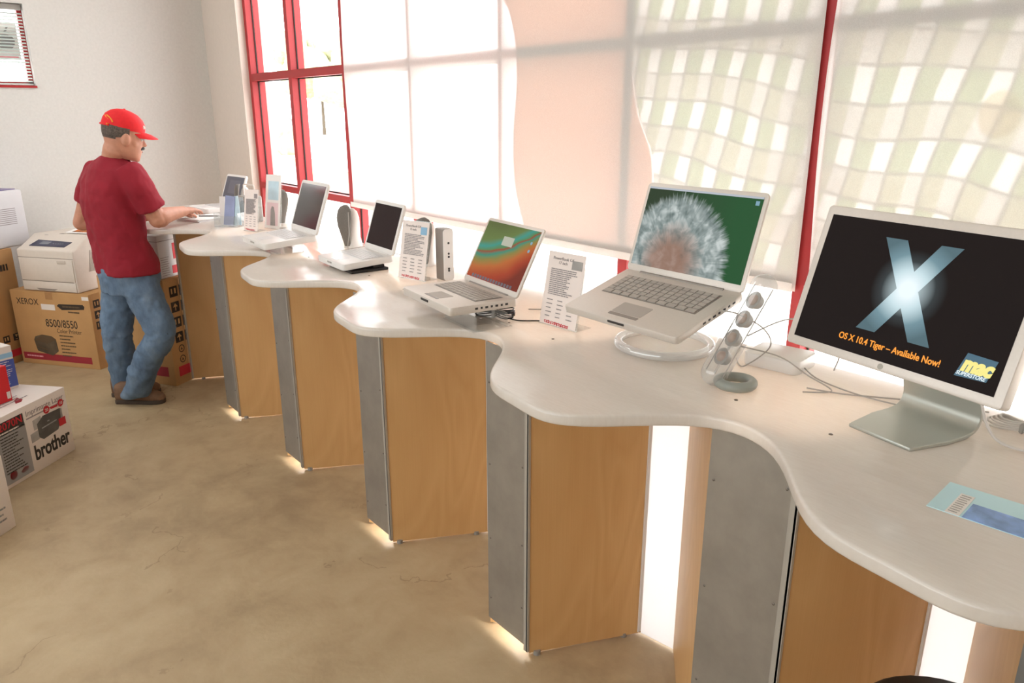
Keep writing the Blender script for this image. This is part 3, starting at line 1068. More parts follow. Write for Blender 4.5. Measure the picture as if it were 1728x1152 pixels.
# ------------------------------------------------------------------ laptops
def laptop(label, loc, yaw, tilt, lid, w, d, h, body, keym, screen, tb=0.026, tl=0.008, corner=0.012, bez=0.011, ports=True):
    """origin: hinge line centre on the top face of the base; x to the user's right, y away from the user"""
    o = thing('laptop', label, 'laptop', loc, (0, 0, yaw))
    B = Matrix.Rotation(tilt, 4, 'X')
    L = Matrix.Rotation(-lid, 4, 'X')
    b = MB().prism(rrect(w, d, corner), -tb, 0).bevel(0.0025, 2)
    b.build('base', body, o, True, B @ Matrix.Translation((0, -d / 2 + 0.006, 0)))
    kw, kd = w * 0.80, d * 0.40
    ky = -d * 0.33
    MB().box((0, ky, 0.0), (kw + 0.006, kd + 0.006, 0.0012)).build('keyboard_well', 'alu_dark' if body == 'alu' else 'white_keys', o, False, B)
    b = MB()
    rows = 6
    for r in range(rows):
        n = 14 if r < 5 else 10
        ph = kd / rows
        for k in range(n):
            pw = kw / n
            b.box((-kw / 2 + pw * (k + 0.5), ky + kd / 2 - ph * (r + 0.5), 0.0016), (pw * 0.86, ph * 0.84, 0.0032))
    b.build('keys', keym, o, False, B)
    MB().prism(rrect(w * 0.25, d * 0.20, 0.003), 0, 0.0005).build('trackpad', keym, o, False, B @ Matrix.Translation((0, -d * 0.735, 0)))
    MB().prism(rrect(w * 0.25, d * 0.045, 0.002), 0, 0.0008).build('trackpad_button', 'alu_dark' if body == 'alu' else keym, o, False, B @ Matrix.Translation((0, -d * 0.87, 0)))
    MB().box((0, -d + 0.0048, -tb * 0.35), (w * 0.14, 0.003, tb * 0.25)).build('latch_slot', 'port' if body == 'alu' else 'cable_grey', o, False, B)
    if ports:
        b = MB()
        for k in range(7):
            b.box((w / 2 - 0.0006, -0.035 - k * d * 0.075, -tb * 0.5), (0.002, d * (0.03 if k % 2 else 0.042), tb * 0.26))
        b.build('side_ports', 'port', o, False, B)
    for sx in (-1, 1):
        for yy in (-0.03, -d + 0.04):
            MB().cyl((sx * (w / 2 - 0.03), yy, -tb), (sx * (w / 2 - 0.03), yy, -tb - 0.003), 0.007, seg=12).build('rubber_foot', 'black', o, True, B)
    # lid: local x across, y up the lid, z towards the user
    LM = L @ Matrix.Rotation(PI / 2, 4, 'X')
    MB().prism(rrect(w, h, corner), -tl, 0).bevel(0.0018, 2).build('lid', body, o, True, LM @ Matrix.Translation((0, h / 2, 0)))
    MB().cyl((-w * 0.36, 0.0, -0.003), (w * 0.36, 0.0, -0.003), 0.006, seg=14).build('hinge', 'alu_dark' if body == 'alu' else body, o)
    sw, sh = w - 2 * bez, h - 2 * bez - 0.008
    scr = MB().bar(-sw / 2, sw / 2, -sh / 2, sh / 2, 0, 0.0006).build('screen', screen, o, False)
    scr.matrix_local = LM @ Matrix.Translation((0, h / 2 + 0.004, 0.0004))
    return o, scr, sw, sh


# 1: 17 inch aluminium laptop on the clear ring stand
L5, scr, sw, sh = laptop('large silver laptop with a dandelion on its screen, raised on a clear ring stand', (-1.231, 1.594, 1.271), math.radians(-1.3), math.radians(16.2), math.radians(17.7),
                         0.392, 0.258, 0.252, 'alu', 'keys', 'scr_dandelion', tb=0.02)
MB().bar(-sw / 2, sw / 2, sh / 2 - 0.0052, sh / 2, 0.0006, 0.0009).build('menu_bar', 'scr_bar', scr, False)
MB().bar(sw / 2 - 0.02, sw / 2 - 0.009, sh / 2 - 0.022, sh / 2 - 0.011, 0.0006, 0.0009).build('desktop_icon', 'scr_blue', scr, False)
# 2: 15 inch aluminium laptop
L4, scr, sw, sh = laptop('silver laptop with green, teal and red waves on its screen', (-1.942, 1.492, 1.138), math.radians(-7.3), 0.0, math.radians(27.5), 0.348, 0.241, 0.236, 'alu', 'keys', 'scr_waves', tb=0.026)
dl = MB().bar(-0.03, 0.035, 0.03, 0.062, 0.0006, 0.001).build('dialog_box', 'scr_white', scr, False)
for x, y in ((0.135, 0.06), (0.137, 0.033)):
    MB().prism([(x + 0.006 * math.cos(k), y + 0.006 * math.sin(k)) for k in range(6)], 0.0006, 0.001).build('desktop_icon', 'scr_blue', scr, False)
b = MB()
for k in range(15):
    b.bar(-0.13 + k * 0.0175, -0.118 + k * 0.0175, -sh / 2 + 0.002, -sh / 2 + 0.013, 0.0006, 0.001)
b.build('dock_icons', 'scr_grey', scr, False)
# 3: white laptop, blank dark screen
L3, scr, sw, sh = laptop('white laptop with a blank dark brown screen on a low black stand', (-2.908, 1.62, 1.115), math.radians(-4.3), math.radians(3.6), math.radians(18.5), 0.285, 0.231, 0.222,
                         'white_plastic', 'white_keys', 'scr_dark', ports=False, tb=0.026, tl=0.012, corner=0.018, bez=0.015)
# 4: white laptop, glossy reflecting screen
L2, scr, sw, sh = laptop('white laptop with a shiny grey reflecting screen beside the leaflet holders', (-3.488, 1.534, 1.143), math.radians(-2.6), math.radians(4.2), math.radians(19.6), 0.323, 0.256, 0.25,
                         'white_plastic', 'white_keys', 'screen_mirror', ports=False, tb=0.028, tl=0.012, corner=0.018, bez=0.016)
# 5: far white laptop
L1, scr, sw, sh = laptop('farthest white laptop at the end of the counter, slate screen with a grey window', (-5.22, 1.785, 1.098), math.radians(5.8), 0.0, math.radians(21), 0.285, 0.23, 0.21,
                         'white_plastic', 'white_keys', 'scr_l1', ports=False, tb=0.03, tl=0.014, corner=0.018, bez=0.015)
MB().bar(-0.07, 0.085, -0.03, 0.062, 0.0006, 0.001).build('window_panel', 'scr_grey', scr, False)

# stands under the laptops
rs = thing('laptop_stand', 'clear acrylic ring stand under the dandelion-screen laptop', 'stand', (-1.30, 1.63, CZ1))
MB().tube([(0.13 * math.cos(a), 0.13 * math.sin(a), 0.0125) for a in (2 * PI * k / 48 for k in range(48))], 0.0125, 12, True).build('ring', 'acrylic_ring', rs)
for sx in (-0.08, 0.14):
    MB().tube(smooth_pts([(sx, 0.115, 0.012), (sx, 0.10, 0.08), (sx, 0.0, 0.165), (sx, -0.09, 0.128)], 8), 0.009, 10).build('arm', 'acrylic', rs)
o = thing('laptop_stand', 'small silver riser under the green and red wave screen laptop', 'stand', (-1.90, 1.36, CZ1), (0, 0, math.radians(-7.3)))
MB().box((0.05, 0.02, 0.0015), (0.2, 0.14, 0.003)).build('foot_plate', 'acrylic', o, False)
MB().box((0.05, 0.07, 0.0255), (0.2, 0.006, 0.045)).box((0.05, -0.04, 0.0255), (0.2, 0.006, 0.045)).build('riser', 'acrylic', o, False)
o = thing('laptop_stand', 'low black riser under the blank dark screen laptop', 'stand', (-2.885, 1.51, CZ1), (0, 0, math.radians(-4.3)))
MB().box((0, 0, 0.006), (0.24, 0.17, 0.012)).bevel(0.003, 2).build('foot_plate', 'black', o)
MB().box((0, 0.05, 0.016), (0.2, 0.05, 0.012)).build('riser', 'black', o)
o = thing('laptop_stand', 'clear riser under the shiny-screen white laptop', 'stand', (-3.48, 1.42, CZ1), (0, 0, math.radians(-2.6)))
MB().box((0, 0, 0.002), (0.2, 0.15, 0.004)).build('foot_plate', 'acrylic', o, False)
MB().box((0, 0.06, 0.022), (0.2, 0.012, 0.04)).box((0, -0.05, 0.019), (0.2, 0.012, 0.032)).build('riser', 'acrylic', o, False)

# ------------------------------------------------------------------ big monitor
mo = thing('monitor', 'large silver-framed flat monitor showing an icy X on black', 'monitor', (-0.61, 1.49, CZ1), (0, 0, math.radians(-11.2)))
TL_ = Matrix.Translation((0, 0, 0.30)) @ Matrix.Rotation(-math.radians(17.1), 4, 'X') @ Matrix.Rotation(PI / 2, 4, 'X')
MB().prism(rrect(0.47, 0.31, 0.008), -0.032, 0).bevel(0.003, 2).build('bezel', 'alu', mo, True, TL_)
scr = MB().bar(-0.2175, 0.2175, -0.136, 0.136, 0, 0.0008).build('screen', 'scr_x', mo, False)
scr.matrix_local = TL_ @ Matrix.Translation((0, 0, 0.0002))
# the X: two crossing bars with flared ends
XO = Vector((0.002, 0.012))


def quad_part(name, pts, m, lift):
    ob = MB().prism([(x, y) for x, y in pts], 0, 0.0006).build(name, m, scr, False)
    ob.location = (XO.x, XO.y, 0.0010 + lift)
    return ob


quad_part('x_emblem', [(-0.080, 0.093), (-0.033, 0.093), (0.079, -0.097), (0.0356, -0.097)], 'x_ice', 0.0)
quad_part('x_emblem', [(0.037, 0.093), (0.080, 0.093), (-0.037, -0.096), (-0.080, -0.096)], 'x_ice', 0.0004)
me = text_mesh('OS X 10.4 Tiger \u2013 Available Now!', 0.0185, 0.0004, 0.0003, 'CENTER', sx=0.86)
me.materials.clear()
me.materials.append(M['orange_text'])
o = bpy.data.objects.new('caption', me)
C.objects.link(o)
o.parent = scr
o.location = (0.001, -0.1135, 0.0014)
lg = MB().prism([(-0.031, -0.019), (0.026, -0.016), (0.034, 0.024), (-0.020, 0.026)], 0, 0.0006).build('store_logo', 'logo_blue', scr, False)
lg.location = (0.172, -0.100, 0.0012)
for s_, sz, x, y, m_, bo, sx_ in (('mac', 0.037, -0.023, -0.0055, 'yellow_text', 0.0024, 0.86), ('SUPERSTORE', 0.0095, -0.029, -0.0150, 'logo_white', 0.0002, 0.95)):
    me = text_mesh(s_, sz, bo, 0.0003, 'LEFT', 0.25, sx_)
    me.materials.clear()
    me.materials.append(M[m_])
    o = bpy.data.objects.new('logo_lettering', me)
    C.objects.link(o)
    o.parent = mo
    o.matrix_local = scr.matrix_local @ Matrix.Translation((0.172 + x, -0.100 + y, 0.0022))
# maker emblem dot below the screen
MB().prism([(0.006 * math.cos(2 * PI * k / 16), 0.006 * math.sin(2 * PI * k / 16)) for k in range(16)], 0, 0.0004).build('badge', 'trim', mo, False, TL_ @ Matrix.Translation((0, -0.1455, 0)))
# bent sheet stand
pts = [(-0.035, 0.004), (0.06, 0.0045), (0.118, 0.005), (0.150, 0.012), (0.164, 0.032), (0.160, 0.06), (0.135, 0.14), (0.108, 0.22), (0.094, 0.26)]
sp = smooth_pts([(0, y, z) for y, z in pts], 6)
b = MB()
rings = []
for i, p in enumerate(sp):
    tg = (sp[min(i + 1, len(sp) - 1)] - sp[max(i - 1, 0)]).normalized()
    n_ = Vector((0, -tg.z, tg.y)) * 0.004
    hw = 0.088 if i > 8 else 0.088 * (0.80 + 0.20 * min(1, i / 6))
    rings.append([p + Vector((-hw, 0, 0)) + n_, p + Vector((hw, 0, 0)) + n_, p + Vector((hw, 0, 0)) - n_, p + Vector((-hw, 0, 0)) - n_])
b.rings(rings).bevel(0.0015, 1).build('stand', 'alu_stand', mo, True, Matrix.Translation((0, 0.02, 0)))
MB().tube(smooth_pts([(0.09, 0.16, 0.09), (0.11, 0.17, 0.03), (0.15, 0.17, 0.006), (0.24, 0.2, 0.0055), (0.36, 0.20, 0.0055)], 6), 0.003, 8).build('power_cord', 'cable_white', mo)

# ------------------------------------------------------------------ small things on the counter
# clear stick speaker
ss = thing('speaker', 'clear tube speaker of four drivers on a grey ring foot, right of the dandelion laptop', 'speaker', (-0.99, 1.495, CZ1))
base0 = Vector((-0.036, -0.030, 0.004))
top0 = Vector((0.012, 0.118, 0.262))
ax = (top0 - base0).normalized()
side = ax.cross(Vector((0, 0, 1))).normalized()
fr_ = side.cross(ax).normalized()
if fr_.y > 0:
    fr_ = -fr_
MB().tube([(0.012 + 0.040 * math.cos(a), 0.012 + 0.040 * math.sin(a), 0.013) for a in (2 * PI * k / 36 for k in range(36))], 0.0125, 12, True).build('foot_ring', 'ring_base', ss)
Lk = (top0 - base0).length
prof = []
for k in range(9):
    a = PI / 2 * k / 8
    prof.append((0.032 * math.sin(a) + 0.001, 0.032 - 0.032 * math.cos(a)))
prof += [(0.033, Lk - 0.033)] + [(0.032 * math.cos(PI / 2 * k / 8) + 0.001, Lk - 0.032 + 0.032 * math.sin(PI / 2 * k / 8)) for k in range(1, 9)]
MT = Matrix.Translation(base0) @ ax.to_track_quat('Z', 'Y').to_matrix().to_4x4()
MB().lathe(prof, seg=28).build('tube_shell', 'acrylic_tube', ss, True, MT)
for k in range(4):
    c = base0 + ax * (0.075 + k * 0.052)
    dr = MB().cyl(c - fr_ * 0.012, c + fr_ * 0.008, 0.016, 0.0225, 20).build('driver', 'speaker_ring', ss)
    MB().ball(c + fr_ * 0.004, 0.0150, 2, (1, 1, 1)).build('cone', 'steel', dr)
for sg_ in (-1, 1):
    MB().tube([base0 + ax * 0.03 + side * 0.033 * sg_, base0 + ax * (Lk - 0.03) + side * 0.033 * sg_], 0.0014, 6).build('edge_outline', 'cable_grey', ss)  # added grey strips, drawing the edge lines seen along the clear tube
MB().cyl(base0 + ax * 0.03, base0 + ax * (Lk - 0.03), 0.003, seg=10).build('inner_rod', 'acrylic_tube', ss)
bq = MB()
bq.tube(smooth_pts([base0 + ax * 0.15 - fr_ * 0.032, (0.09, 0.12, 0.17), (0.16, 0.2, 0.10), (0.13, 0.26, 0.02)], 8), 0.0018, 6)
bq.tube(smooth_pts([base0 + ax * 0.12 - fr_ * 0.03, (0.05, 0.14, 0.06), (0.09, 0.2, 0.012), (0.18, 0.16, 0.004), (0.14, 0.10, 0.004)], 8), 0.0018, 6)
bq.build('cable', 'cable_grey', ss)

# flat white box behind the clear speaker
o = thing('power_hub', 'flat white box with rounded corners behind the clear tube speaker', 'box', (-1.005, 1.745, CZ1), (0, 0, math.radians(8)))
MB().prism(rrect(0.15, 0.13, 0.02), 0, 0.036).bevel(0.004, 2).build('case', 'white_plastic', o)
MB().tube(smooth_pts([(0.075, -0.02, 0.012), (0.13, -0.06, 0.004), (0.24, -0.10, 0.0035), (0.35, -0.105, 0.0035)], 6), 0.002, 6).build('cord', 'cable_grey', o)

# coiled white cable at the right
b = MB()
for k in range(5):
    a0 = 0.5 * k
    pts = []
    for j in range(30):
        a = 2 * PI * j / 30
        rx, ry = 0.075 - 0.006 * k, 0.026 - 0.003 * k
        q = 1 if math.cos(a) > 0 else -1
        pts.append((rx * math.sin(a), ry * math.sin(2 * a) * 0.9 + 0.003 * k, 0.006 + 0.0035 * k + 0.002 * math.sin(a * 3)))
    b.tube(pts, 0.0024, 6, True)
o = thing('coiled_cable', 'white cable coiled in a figure eight behind the monitor, at the right frame edge', 'cable', (-0.435, 1.735, CZ1), (0, 0, math.radians(-8)))
b.build('loops', 'cable_white', o)
MB().box((0, 0.004, 0.011), (0.010, 0.024, 0.022)).bevel(0.003, 1).build('cable_tie', 'grey_plastic', o)

# black cable bundle beside the wave-screen laptop
o = thing('coiled_cable', 'black cable bundle with a white tie beside the wave-screen laptop', 'cable', (-1.862, 1.455, CZ1), (0, 0, 0.45))
b = MB()
rn = random.Random(3)
for k in range(6):
    pts = []
    for j in range(26):
        a = 2 * PI * j / 26
        pts.append(((0.062 + 0.008 * rn.random()) * math.sin(a), (0.024 + 0.003 * k) * math.sin(2 * a) * 0.8, 0.009 + 0.004 * k + 0.004 * math.sin(a * 2 + k)))
    b.tube(smooth_pts(pts, 2, True), 0.0022, 6, True)
b.build('loops', 'black', o)
MB().box((0, 0, 0.016), (0.011, 0.026, 0.034)).bevel(0.003, 1).build('cable_tie', 'white_plastic', o)
MB().tube(smooth_pts([(0.05, -0.01, 0.006), (0.09, -0.012, 0.003), (0.13, 0.002, 0.003), (0.19, 0.03, 0.003)], 6), 0.0022, 6).build('cord', 'black', o)

# external drive
o = thing('external_drive', 'upright silver external drive with a white port face, behind the wave-screen laptop', 'drive', (-2.452, 1.665, CZ1), (0, 0, math.radians(-4)))
MB().prism(rrect(0.062, 0.045, 0.004), 0.0, 0.205).bevel(0.004, 2).build('case', 'alu_dark', o, True)
MB().prism(rrect(0.045, 0.203, 0.012), 0, 0.003).build('port_face', 'white_plastic', o, True, frame4((0.031, 0, 0.1025), (0, 1, 0), (0, 0, 1)))
b = MB()
for z in (0.04, 0.048, 0.095, 0.108, 0.15):
    b.cyl((0.034, 0.0, z), (0.0353, 0, z), 0.0045, seg=10)
b.build('ports', 'port', o)
o = thing('cable_tangle', 'thin black wires tangled on the counter behind the upright silver drive', 'cable', (-2.33, 1.76, CZ1))
b = MB()
for k in range(5):
    rn = random.Random(20 + k)
    b.tube(smooth_pts([(-0.05, -0.03, 0.03), (rn.uniform(-0.02, 0.03), rn.uniform(-0.03, 0.03), rn.uniform(0.03, 0.07)), (rn.uniform(0.02, 0.09), rn.uniform(-0.03, 0.03), rn.uniform(0.005, 0.05)), (0.10 + 0.02 * k, rn.uniform(-0.03, 0.03), 0.003)], 8), 0.0016, 6)
b.build('wires', 'black', o)


# price cards in slanted clear holders
def price_card(label, loc, yaw, w, h, lean, title, picture, lines=14, photo='blue_print', seed=1):
    o = thing('price_card', label, 'price card', loc, (0, 0, yaw), group='price cards in clear holders')
    Lm = Matrix.Rotation(-lean, 4, 'X')
    th = Matrix.Rotation(PI / 2, 4, 'X')
    MB().bar(-w / 2, w / 2, 0, h, -0.002, 0.002).build('holder', 'acrylic', o, False, Lm @ th @ Matrix.Translation((0, 0, -0.0035)))
    MB().bar(-w / 2, w / 2, -0.002, 0.07, 0.0, 0.003).build('holder_foot', 'acrylic', o, False)
    MB().bar(-w / 2 + 0.003, w / 2 - 0.003, 0.004, h - 0.003, 0, 0.0005).build('sheet', 'card_paper', o, False, Lm @ th)
    org = Lm @ Vector((-w / 2, 0, 0))
    F = Face(o, org + Lm @ Vector((0, -0.0004, 0)), (1, 0, 0), Lm @ Vector((0, 0, 1)))
    if title:
        F.text('title', title[0], w * 0.42, h * 0.885, w * 0.085, 'ink', 0, 'CENTER')
        F.text('title', title[1], w * 0.42, h * 0.83, w * 0.08, 'ink', 0, 'CENTER')
    if picture:
        F.rects('picture', [picture], photo)
    F.lines('small_print', w * 0.14, h * 0.76, w * 0.74, lines, h * 0.36 / lines * 1.0, h * 0.012, 'ink', 0.45, seed=seed)
    F.lines('small_print', w * 0.14, h * 0.35, w * 0.16, 5, h * 0.055, h * 0.011, 'ink', 0.3, seed=seed + 1)
    F.lines('small_print', w * 0.42, h * 0.35, w * 0.16, 5, h * 0.055, h * 0.011, 'ink', 0.3, seed=seed + 2)
    F.lines('small_print', w * 0.70, h * 0.35, w * 0.16, 5, h * 0.055, h * 0.011, 'ink', 0.3, seed=seed + 3)
    b = MB()
    rn = random.Random(seed)
    for r in range(2):
        for k in range(12):
            x = w * (0.16 + 0.055 * k)
            b.box((x, h * (0.062 - 0.02 * r) - k * h * 0.0015, 0.0003), (w * 0.045, h * 0.012 * (0.6 + rn.random()), 0.0006), (0, 0, rn.uniform(-0.7, 0.7)))
    b.build('red_script', 'ink_red', o, False, F.at(0, 0, 0.0003))
    return o


price_card('price card with a small dark photo in a clear holder, beside the dandelion-screen laptop', (-1.643, 1.53, CZ1), math.radians(4), 0.158, 0.235, math.radians(11), ('PowerBook G4', '17 inch'), (0.104, 0.185, 0.146, 0.212), 14, 'photo_light', 3)
price_card('price card with a small blue picture, between the dark-screen and wave-screen laptops', (-2.53, 1.555, CZ1), math.radians(12), 0.155, 0.235, math.radians(10), ('PowerBook G4', '15 inch'), (0.108, 0.182, 0.142, 0.212), 14, 'blue_print', 9)
price_card('narrow pinkish price card standing left of the tall leaflet card', (-4.19, 1.535, CZ1), math.radians(20), 0.115, 0.235, math.radians(9), None, (0.08, 0.185, 0.105, 0.21), 22, 'ink', 14)
# tall leaflet card with pictures
o = thing('leaflet_card', 'tall leaflet with a pale blue picture in a clear holder, behind the shiny-screen laptop', 'leaflet', (-4.20, 1.665, CZ1), (0, 0, math.radians(20)))
Lm = Matrix.Rotation(-math.radians(9), 4, 'X')
th = Matrix.Rotation(PI / 2, 4, 'X')
MB().bar(-0.065, 0.065, 0, 0.31, -0.002, 0.002).build('holder', 'acrylic', o, False, Lm @ th @ Matrix.Translation((0, 0, -0.0035)))
MB().bar(-0.065, 0.065, -0.002, 0.07, 0.0, 0.003).build('holder_foot', 'acrylic', o, False)
MB().bar(-0.06, 0.06, 0.004, 0.306, 0, 0.0006).build('sheet', 'paper', o, False, Lm @ th)
F = Face(o, Lm @ Vector((-0.06, -0.0005, 0)), (1, 0, 0), Lm @ Vector((0, 0, 1)))
F.rects('picture', [(0.02, 0.165, 0.104, 0.27)], 'pale_sky')
F.rects('picture', [(0.014, 0.02, 0.104, 0.15)], 'pale_rose')
F.polys('figure_print', [[(0.045, 0.02), (0.085, 0.02), (0.08, 0.09), (0.07, 0.125), (0.055, 0.13), (0.045, 0.11)]], 'photo_light', lift=0.0006)

# clear leaflet holder with blue leaflets
o = thing('leaflet_holder', 'small clear acrylic leaflet holder with a folded blue leaflet, beside the paper stack', 'holder', (-4.46, 1.515, CZ1), (0, 0, math.radians(38)))
b = MB().bar(-0.075, 0.075, -0.04, 0.05, 0, 0.003).bar(-0.075, 0.075, 0.047, 0.05, 0, 0.165).bar(-0.075, 0.075, -0.04, -0.037, 0, 0.065)
b.bar(-0.075, -0.072, -0.04, 0.05, 0, 0.08).bar(0.072, 0.075, -0.04, 0.05, 0, 0.08)
b.build('tray', 'acrylic', o, False)
b = MB()
b.box((-0.05, 0.02, 0.088), (0.035, 0.004, 0.165), (-0.12, 0, 0))
b.build('leaflet', 'paper', o, False)
b = MB().box((0.008, 0.0, 0.092), (0.055, 0.004, 0.17), (-0.10, 0.14, 0.3)).build('leaflet', 'leaflet_blue', o, False)
b = MB().box((0.042, 0.012, 0.09), (0.06, 0.004, 0.168), (-0.12, -0.16, -0.2)).build('leaflet', 'pale_sky', o, False)

# stack of papers under the man's hand
o = thing('paper_stack', 'stack of white papers under the hand of the man in the red cap', 'paper', (-4.87, 1.52, CZ1), (0, 0, math.radians(20)))
for k in range(5):
    MB().box((random.uniform(-0.006, 0.006), random.uniform(-0.006, 0.006), 0.0015 + 0.003 * k), (0.215, 0.28, 0.0027), (0, 0, random.uniform(-0.05, 0.05))).build('sheets', 'paper', o, False)
pn = thing('pen', 'dark pen lying on the stack of white papers', 'pen', (-4.86, 1.53, CZ1 + 0.0192), (0, 0, 0.9))
MB().cyl((-0.065, 0, 0), (0.055, 0, 0), 0.0036, seg=10).build('barrel', 'port', pn)
MB().cyl((0.055, 0, 0), (0.07, 0, 0), 0.0034, 0.0006, 10).build('tip', 'alu_dark', pn)

# cyan postcard at the right
o = thing('postcard', 'pale blue postcard with a dark blue photo lying flat on the counter front', 'postcard', (-0.43, 1.266, CZ1), (0, 0, math.radians(4.5)))
MB().bar(0, 0.215, 0.0, 0.122, 0, 0.0012).build('sheet', 'cyan_paper', o, False)
F = Face(o, (0, 0, 0.0012), (1, 0, 0), (0, 1, 0), 0.0003)
F.rects('photo', [(0.054, 0.0, 0.142, 0.062)], 'photo_blue')
F.rects('white_margin', [(0.028, 0.0, 0.050, 0.088), (0.144, 0.0, 0.152, 0.064)], 'paper')
F.lines('small_print', 0.031, 0.08, 0.016, 9, 0.009, 0.003, 'cable_grey', 0.2, seed=4)


# teardrop speakers
def teardrop(label, loc, yaw, s=1.0):
    o = thing('speaker', label, 'speaker', loc, (0, 0, yaw), group='grey teardrop desk speakers')
    secs = []
    prof = [(0.0, 0.016, 0.0), (0.02, 0.020, 0.004), (0.06, 0.030, 0.012), (0.10, 0.040, 0.018), (0.14, 0.046, 0.016), (0.175, 0.042, 0.010), (0.195, 0.028, 0.004), (0.203, 0.008, 0.0)]
    for z, hw, f in prof:
        secs.append((Vector((0, -0.03 - f, 0.012 + z)) * s, Vector((hw, 0, 0)) * s, Vector((0, 0.014, 0)) * s))
    MB().loft(secs, 24).build('grille', 'dark_grey', o)
    secs = []
    prof = [(0.0, 0.040, 0.048), (0.012, 0.040, 0.048), (0.05, 0.034, 0.036), (0.10, 0.036, 0.034), (0.15, 0.038, 0.030), (0.18, 0.030, 0.02), (0.195, 0.012, 0.008)]
    for z, hw, hd in prof:
        secs.append((Vector((0, 0.012, z)) * s, Vector((hw, 0, 0)) * s, Vector((0, hd, 0)) * s))
    MB().loft(secs, 24, 2.4).build('housing', 'white_plastic', o)
    return o


teardrop('grey teardrop speaker left of the dark-screen white laptop', (-3.36, 1.73, CZ1), math.radians(20), 0.98)
teardrop('grey teardrop speaker half hidden behind the tall leaflet card', (-4.36, 1.79, CZ1), math.radians(75), 0.98)
teardrop('grey teardrop speaker peeking out behind the narrow pinkish price card', (-4.86, 1.76, CZ1), math.radians(-10), 0.95)
teardrop('grey speaker top showing above the price card with the blue picture', (-2.74, 1.77, CZ1), math.radians(35), 0.98)
teardrop('grey speaker top showing above the price card with the dark photo', (-1.80, 1.76, CZ1), math.radians(25), 0.82)
# wire-handled silver speaker behind the leaflets
o = thing('radio_speaker', 'silver box speaker with a wire handle behind the tall leaflet card', 'speaker', (-4.60, 1.70, CZ1), (0, 0, math.radians(10)))
MB().prism(rrect(0.15, 0.09, 0.02), 0, 0.155).bevel(0.008, 2).build('housing', 'grey_plastic', o)
MB().tube(smooth_pts([(-0.06, 0, 0.15), (-0.06, 0, 0.205), (-0.045, 0, 0.22), (0.045, 0, 0.22), (0.06, 0, 0.205), (0.06, 0, 0.15)], 5), 0.004, 8).build('handle', 'alu', o)
MB().cyl((0, -0.045, 0.08), (0, -0.048, 0.08), 0.05, seg=24).build('grille', 'dark_grey', o)


# loose thin cables along the back of the counter
def cable(label, pts, r, m):
    pts = [Vector((p.x, p.y, max(p.z, CZ1 + r + 0.0006))) for p in smooth_pts(pts, 8)]
    o = MB().tube(pts, r, 6).build('cable', m)
    return tag(o, label, 'cable')


cable('thin grey cable looping off the left of the dark-screen white laptop', [(-3.00, 1.72, 1.075), (-3.12, 1.76, 1.10), (-3.28, 1.62, 1.064), (-3.16, 1.46, 1.063), (-3.06, 1.44, 1.075), (-3.02, 1.46, 1.064)], 0.0016, 'cable_grey')
cable('thin grey wire running down behind the shiny-screen laptop', [(-3.24, 1.66, 1.25), (-3.245, 1.66, 1.15), (-3.25, 1.66, 1.064), (-3.2, 1.76, 1.064), (-3.0, 1.80, 1.064)], 0.0016, 'cable_grey')
cable('pale cable on the counter right of the wave-screen laptop', [(-1.86, 1.60, 1.064), (-1.78, 1.68, 1.064), (-1.70, 1.72, 1.064), (-1.62, 1.70, 1.064)], 0.002, 'cable_grey')
cable('grey cable loop hanging off the right side of the dandelion-screen laptop', [(-1.036, 1.50, 1.243), (-1.00, 1.53, 1.235), (-0.97, 1.60, 1.19), (-1.0, 1.68, 1.12), (-1.05, 1.645, 1.064), (-1.10, 1.69, 1.064)], 0.0018, 'cable_grey')
cable('thin white cord running along the counter back to the monitor', [(-0.86, 1.63, 1.063), (-0.78, 1.66, 1.063), (-0.66, 1.74, 1.063), (-0.52, 1.80, 1.063)], 0.002, 'cable_grey')


# ------------------------------------------------------------------ boxes and printers on the left
def carton(name, label, cat, loc, yaw, w, d, h, m, tape=True, side=None, group=None):
    """origin: front left bottom corner; x along the front, y to the back"""
    o = thing(name, label, cat, loc, (0, 0, yaw), group)
    MB().bar(0, w, 0, d, 0, h).bevel(0.004, 2).build('carton', m, o)
    if tape:
        MB().bar(w / 2 - 0.03, w / 2 + 0.03, -0.0006, d + 0.0006, h - 0.05, h + 0.0008).build('tape', 'tape', o, False)
    return o


def icons(F, lst, s):
    """handling pictograms: dark squares with a light symbol"""
    F.rects('pictogram', [(x, y, x + s, y + s) for x, y in lst], 'black_print')
    for i, (x, y) in enumerate(lst):
        k = i % 4
        sym = []
        if k == 0:
            sym += [[(x + s * .2, y + s * .8), (x + s * .35, y + s * .8), (x + s * .35, y + s * .3), (x + s * .2, y + s * .3)], [(x + s * .6, y + s * .8), (x + s * .8, y + s * .8), (x + s * .8, y + s * .3), (x + s * .6, y + s * .3)]]
        elif k == 1:
            sym += [[(x + s * .25, y + s * .85), (x + s * .75, y + s * .85), (x + s * .55, y + s * .45), (x + s * .45, y + s * .45)], [(x + s * .3, y + s * .15), (x + s * .7, y + s * .15), (x + s * .7, y + s * .25), (x + s * .3, y + s * .25)]]
        elif k == 2:
            sym += [[(x + s * .2, y + s * .5), (x + s * .5, y + s * .85), (x + s * .8, y + s * .5)], [(x + s * .45, y + s * .15), (x + s * .55, y + s * .15), (x + s * .55, y + s * .5), (x + s * .45, y + s * .5)]]
        else:
            sym += [[(x + s * .2, y + s * .2), (x + s * .8, y + s * .2), (x + s * .8, y + s * .4), (x + s * .2, y + s * .4)], [(x + s * .35, y + s * .5), (x + s * .65, y + s * .5), (x + s * .65, y + s * .75), (x + s * .35, y + s * .75)]]
        F.polys('pictogram_symbol', sym, 'card_side', lift=0.0007, whole=True)


